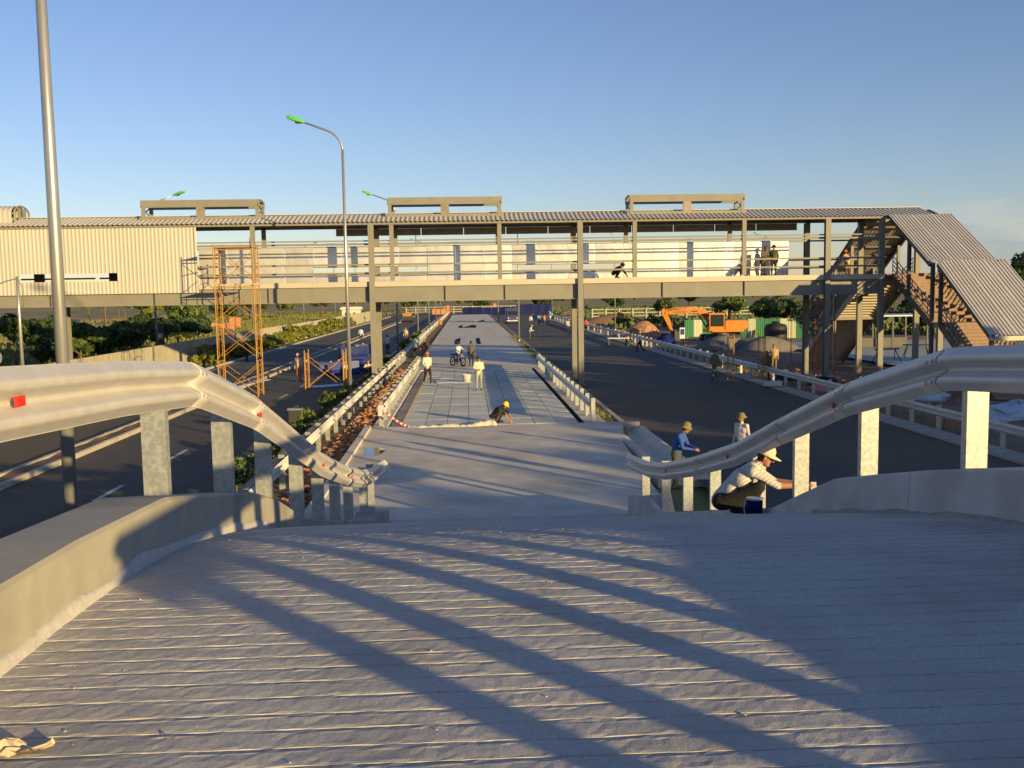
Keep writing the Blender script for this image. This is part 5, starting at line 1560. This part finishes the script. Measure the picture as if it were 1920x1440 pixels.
person('figure in white beside the third lamp pole on the left', -6.7, 80.5, -.15, rad(150), 'stand', (.55, .53, .5), (.03, .03, .05), None, None, .024)
person('dark figure seen behind the tall scaffold tower', -17.4, 76.4, -.2, rad(70), 'stand', (.03, .035, .05), (.02, .02, .03), None, None, .024)
person('man whose dark head shows above the left guardrail before the fence', -19.3, 56.5, -.3, rad(40), 'stand', (.05, .045, .05), (.03, .03, .03), None, None, .024)
person('man in a tan shirt behind the single-tier scaffold', -9.9, 56.5, -.2, rad(-30), 'stand', (.58, .45, .30), (.20, .08, .04), 'cap', (.6, .5, .38), .024)
person('man in a pale shirt sitting before the blue barriers', -7.35, 58.6, -.2, rad(10), 'sit', (.55, .45, .38), (.03, .03, .04), None, None, .024, False)
person('second man sitting before the blue barriers, half behind the column', -6.1, 59.0, -.2, rad(-10), 'sit', (.52, .40, .36), (.04, .04, .05), None, None, .024, False)
person('dark-clad worker bending over the left double guardrail', -3.9, 69.5, -.1, rad(60), 'bend', (.02, .02, .03), (.015, .015, .02), None, None, .024)
person('worker crouched at the far left guardrail beyond the motorbike', -3.6, 86.5, -.1, rad(-60), 'squat', (.05, .045, .045), (.03, .03, .03), 'cap', (.35, .3, .22), .026)
person('orange-clad worker at the far end of the left guardrail', -3.7, 132, -.1, 0, 'stand', (.40, .15, .06), (.05, .05, .06), None, None, .028)
person('cyclist in a white shirt pushing a bicycle on the right road', 6.6, 101.8, -.2, rad(80), 'work', (.60, .55, .48), (.08, .08, .07), 'cap', (.45, .3, .2), .026)
for k, (x, y, c, ps) in enumerate([(12.6, 120, (.35, .37, .40), 'stand'), (13.5, 121, (.16, .17, .2), 'work'), (14.0, 119, (.30, .31, .33), 'stand'), (15.2, 122.5, (.30, .08, .06), 'stand')]):
    person(['man in pale grey at the left of the distant group on the right road', 'stooping man second in the distant group on the right road', 'man in mid grey third in the distant group on the right road', 'man in dull red at the right of the distant group by the rail'][k], x, y, -.2, rad(40 + 50 * k), ps, c, (.03, .03, .04), None, None, .028, True, 'group of men on the right road')
for k, (x, y, c) in enumerate([(9.8, 148, (.45, .46, .5)), (11.2, 150, (.6, .56, .52)), (12.0, 149, (.55, .2, .15)), (13.1, 152, (.55, .54, .52))]):
    person(['man in grey right of the blue truck', 'man in white right of the blue truck', 'man in red right of the blue truck', 'man in pale clothes farthest right of the blue truck'][k], x, y, -.2, rad(30 * k), 'stand', c, (.05, .05, .06), None, None, .03, True, 'men near the blue truck')
person('white-clad man bending at the bench by the right guardrail', 14.6, 88, -.2, rad(90), 'bend', (.04, .04, .05), (.03, .03, .04), None, None, .026)
# people on the footbridge
person('left of two dark-clad workers standing on the footbridge', 16.45, 52.9, 5.48, rad(20), 'work', (.10, .08, .05), (.03, .028, .025), 'cap', (.10, .08, .05), .02)
person('right of two dark-clad workers standing on the footbridge', 17.05, 52.9, 5.48, rad(-30), 'stand', (.08, .085, .05), (.03, .03, .025), 'hard', (.10, .05, .03), .02)
person('worker crouched on the footbridge deck under a conical hat', 8.15, 52.2, 5.48, rad(70), 'squat', (.05, .035, .03), (.04, .03, .03), 'pith', (.09, .05, .03), .02)
person('worker squatting at the foil wall right of the footbridge middle', 15.4, 53.1, 5.48, rad(150), 'squat', (.04, .035, .03), (.03, .03, .03), None, None, .02)
person('worker bending inside the cladded end, seen through the slot opening', -18.5, 52.6, 5.45, rad(60), 'squat', (.02, .02, .025), (.02, .02, .02), None, None, .02)
person('worker in an orange hat standing in the stair hall on the bridge', 22.0, 54.8, 5.3, rad(200), 'work', (.45, .32, .20), (.12, .06, .04), 'hard', (.60, .10, .03), .02)
person('worker in a tan shirt at the foot of the far staircase', 18.6, 57.5, -.25, rad(-20), 'stand', (.42, .30, .16), (.18, .13, .08), None, None, .022)
person('worker in brown standing by the rusty scaffold frame on the right', 16.3, 51.6, -.25, rad(-30), 'stand', (.15, .08, .04), (.06, .05, .04), None, None, .022)

# motorbike
mb_ = thing('motorbike', 'dark motorbike parked on the platform under its rider', 'motorbike', (-.68, 63.75, 0), rad(35))
def wheel(y, n):
    w = MB(); pts = [(0, y + .27 * math.cos(a), .29 + .27 * math.sin(a)) for a in np.linspace(0, 2*PI, 21)]
    w.tube(pts, .045, 6, 0, False); o = w.build('wheel', 'black', mb_)
    h_ = MB(); h_.lathe((0, y, .29), [(.05, -.06), (.05, .06)], 8, axis='x')
    for k in range(8): h_.tube([(0, y, .29), (0, y + .25 * math.cos(k * PI / 4), .29 + .25 * math.sin(k * PI / 4))], .006, 4)
    h_.build('hub', 'pole', o)
wheel(-.62, 0); wheel(.60, 1)
MB().tube([(0, -.42, .85), (0, -.1, .5), (0, .45, .42), (0, .5, .72), (0, -.05, .74), (0, -.42, .85)], .03, 6).build('frame', 'darkmetal', mb_)
MB().tube([(.06, -.62, .29), (.05, -.42, .95)], .025, 6).tube([(-.06, -.62, .29), (-.05, -.42, .95)], .025, 6).build('fork', 'pole', mb_)
MB().box((-.12, -.05, .72), (.12, .72, .80)).build('seat', 'black', mb_)
MB().box((-.12, -.15, .28), (.12, .2, .5)).build('engine', 'darkmetal', mb_)
MB().box((-.18, -.34, .35), (.18, -.26, .85)).build('leg_shield', 'bluetruck', mb_)
MB().tube([(-.34, -.36, 1.02), (-.1, -.42, .97), (.1, -.42, .97), (.34, -.36, 1.02)], .016, 6).build('handlebar', 'pole', mb_)
MB().lathe((0, -.5, .93), [(.09, .04), (.09, -.02), (.06, -.05)], 12, axis='y').build('headlight', 'glass', mb_)
MB().box((-.07, -.85, .56), (.07, -.42, .585)).build('front_mudguard', 'bluetruck', mb_)
MB().tube([(.14, .1, .28), (.16, .75, .34)], .04, 8).build('exhaust', 'pole', mb_)
# bicycle
bc = thing('bicycle', 'bicycle pushed by the man in white on the right road', 'bicycle', (7.3, 101.7, -.2), rad(80))
for y in (-.52, .52):
    w = MB(); w.tube([(0, y + .32 * math.cos(a), .34 + .32 * math.sin(a)) for a in np.linspace(0, 2*PI, 21)], .02, 5, 0, False); w.build('wheel', 'black', bc)
MB().tube([(0, .52, .34), (0, .1, .34), (0, -.38, .8), (0, .2, .82), (0, .1, .34)], .018, 5).tube([(0, -.52, .34), (0, -.36, .95)], .016, 5).build('frame', 'darkmetal', bc)
MB().tube([(-.28, -.3, 1.0), (0, -.36, .96), (.28, -.3, 1.0)], .014, 5).build('handlebar', 'pole', bc)
MB().box((-.08, .1, .9), (.08, .36, .95)).build('saddle', 'black', bc)
# bench with tools by the right rail
t = thing('work_bench', 'low white work bench beside the right guardrail', 'bench', (14.2, 87.4, -.2))
MB().box((-1.4, -.35, .7), (.6, .35, .78)).build('top', 'white', t)
for x in (-1.3, .5):
    for y in (-.3, .28): MB().box((x, y, 0), (x + .06, y + .06, .7)).build('leg', 'steel_dark', t)
# small meter box on the left verge
t = thing('junction_box', 'dark junction box on a short stake beside the left verge shrubs', 'junction box', (-6.0, 33.2, -.15))
MB().box((-.2, -.1, .5), (.2, .1, 1.0)).build('box', 'darkmetal', t); MB().box((-.24, -.14, 1.0), (.24, .14, 1.05)).build('lid', 'pole', t); MB().box((.1, -.03, 0), (.16, .03, .5)).build('stake', 'wood', t)
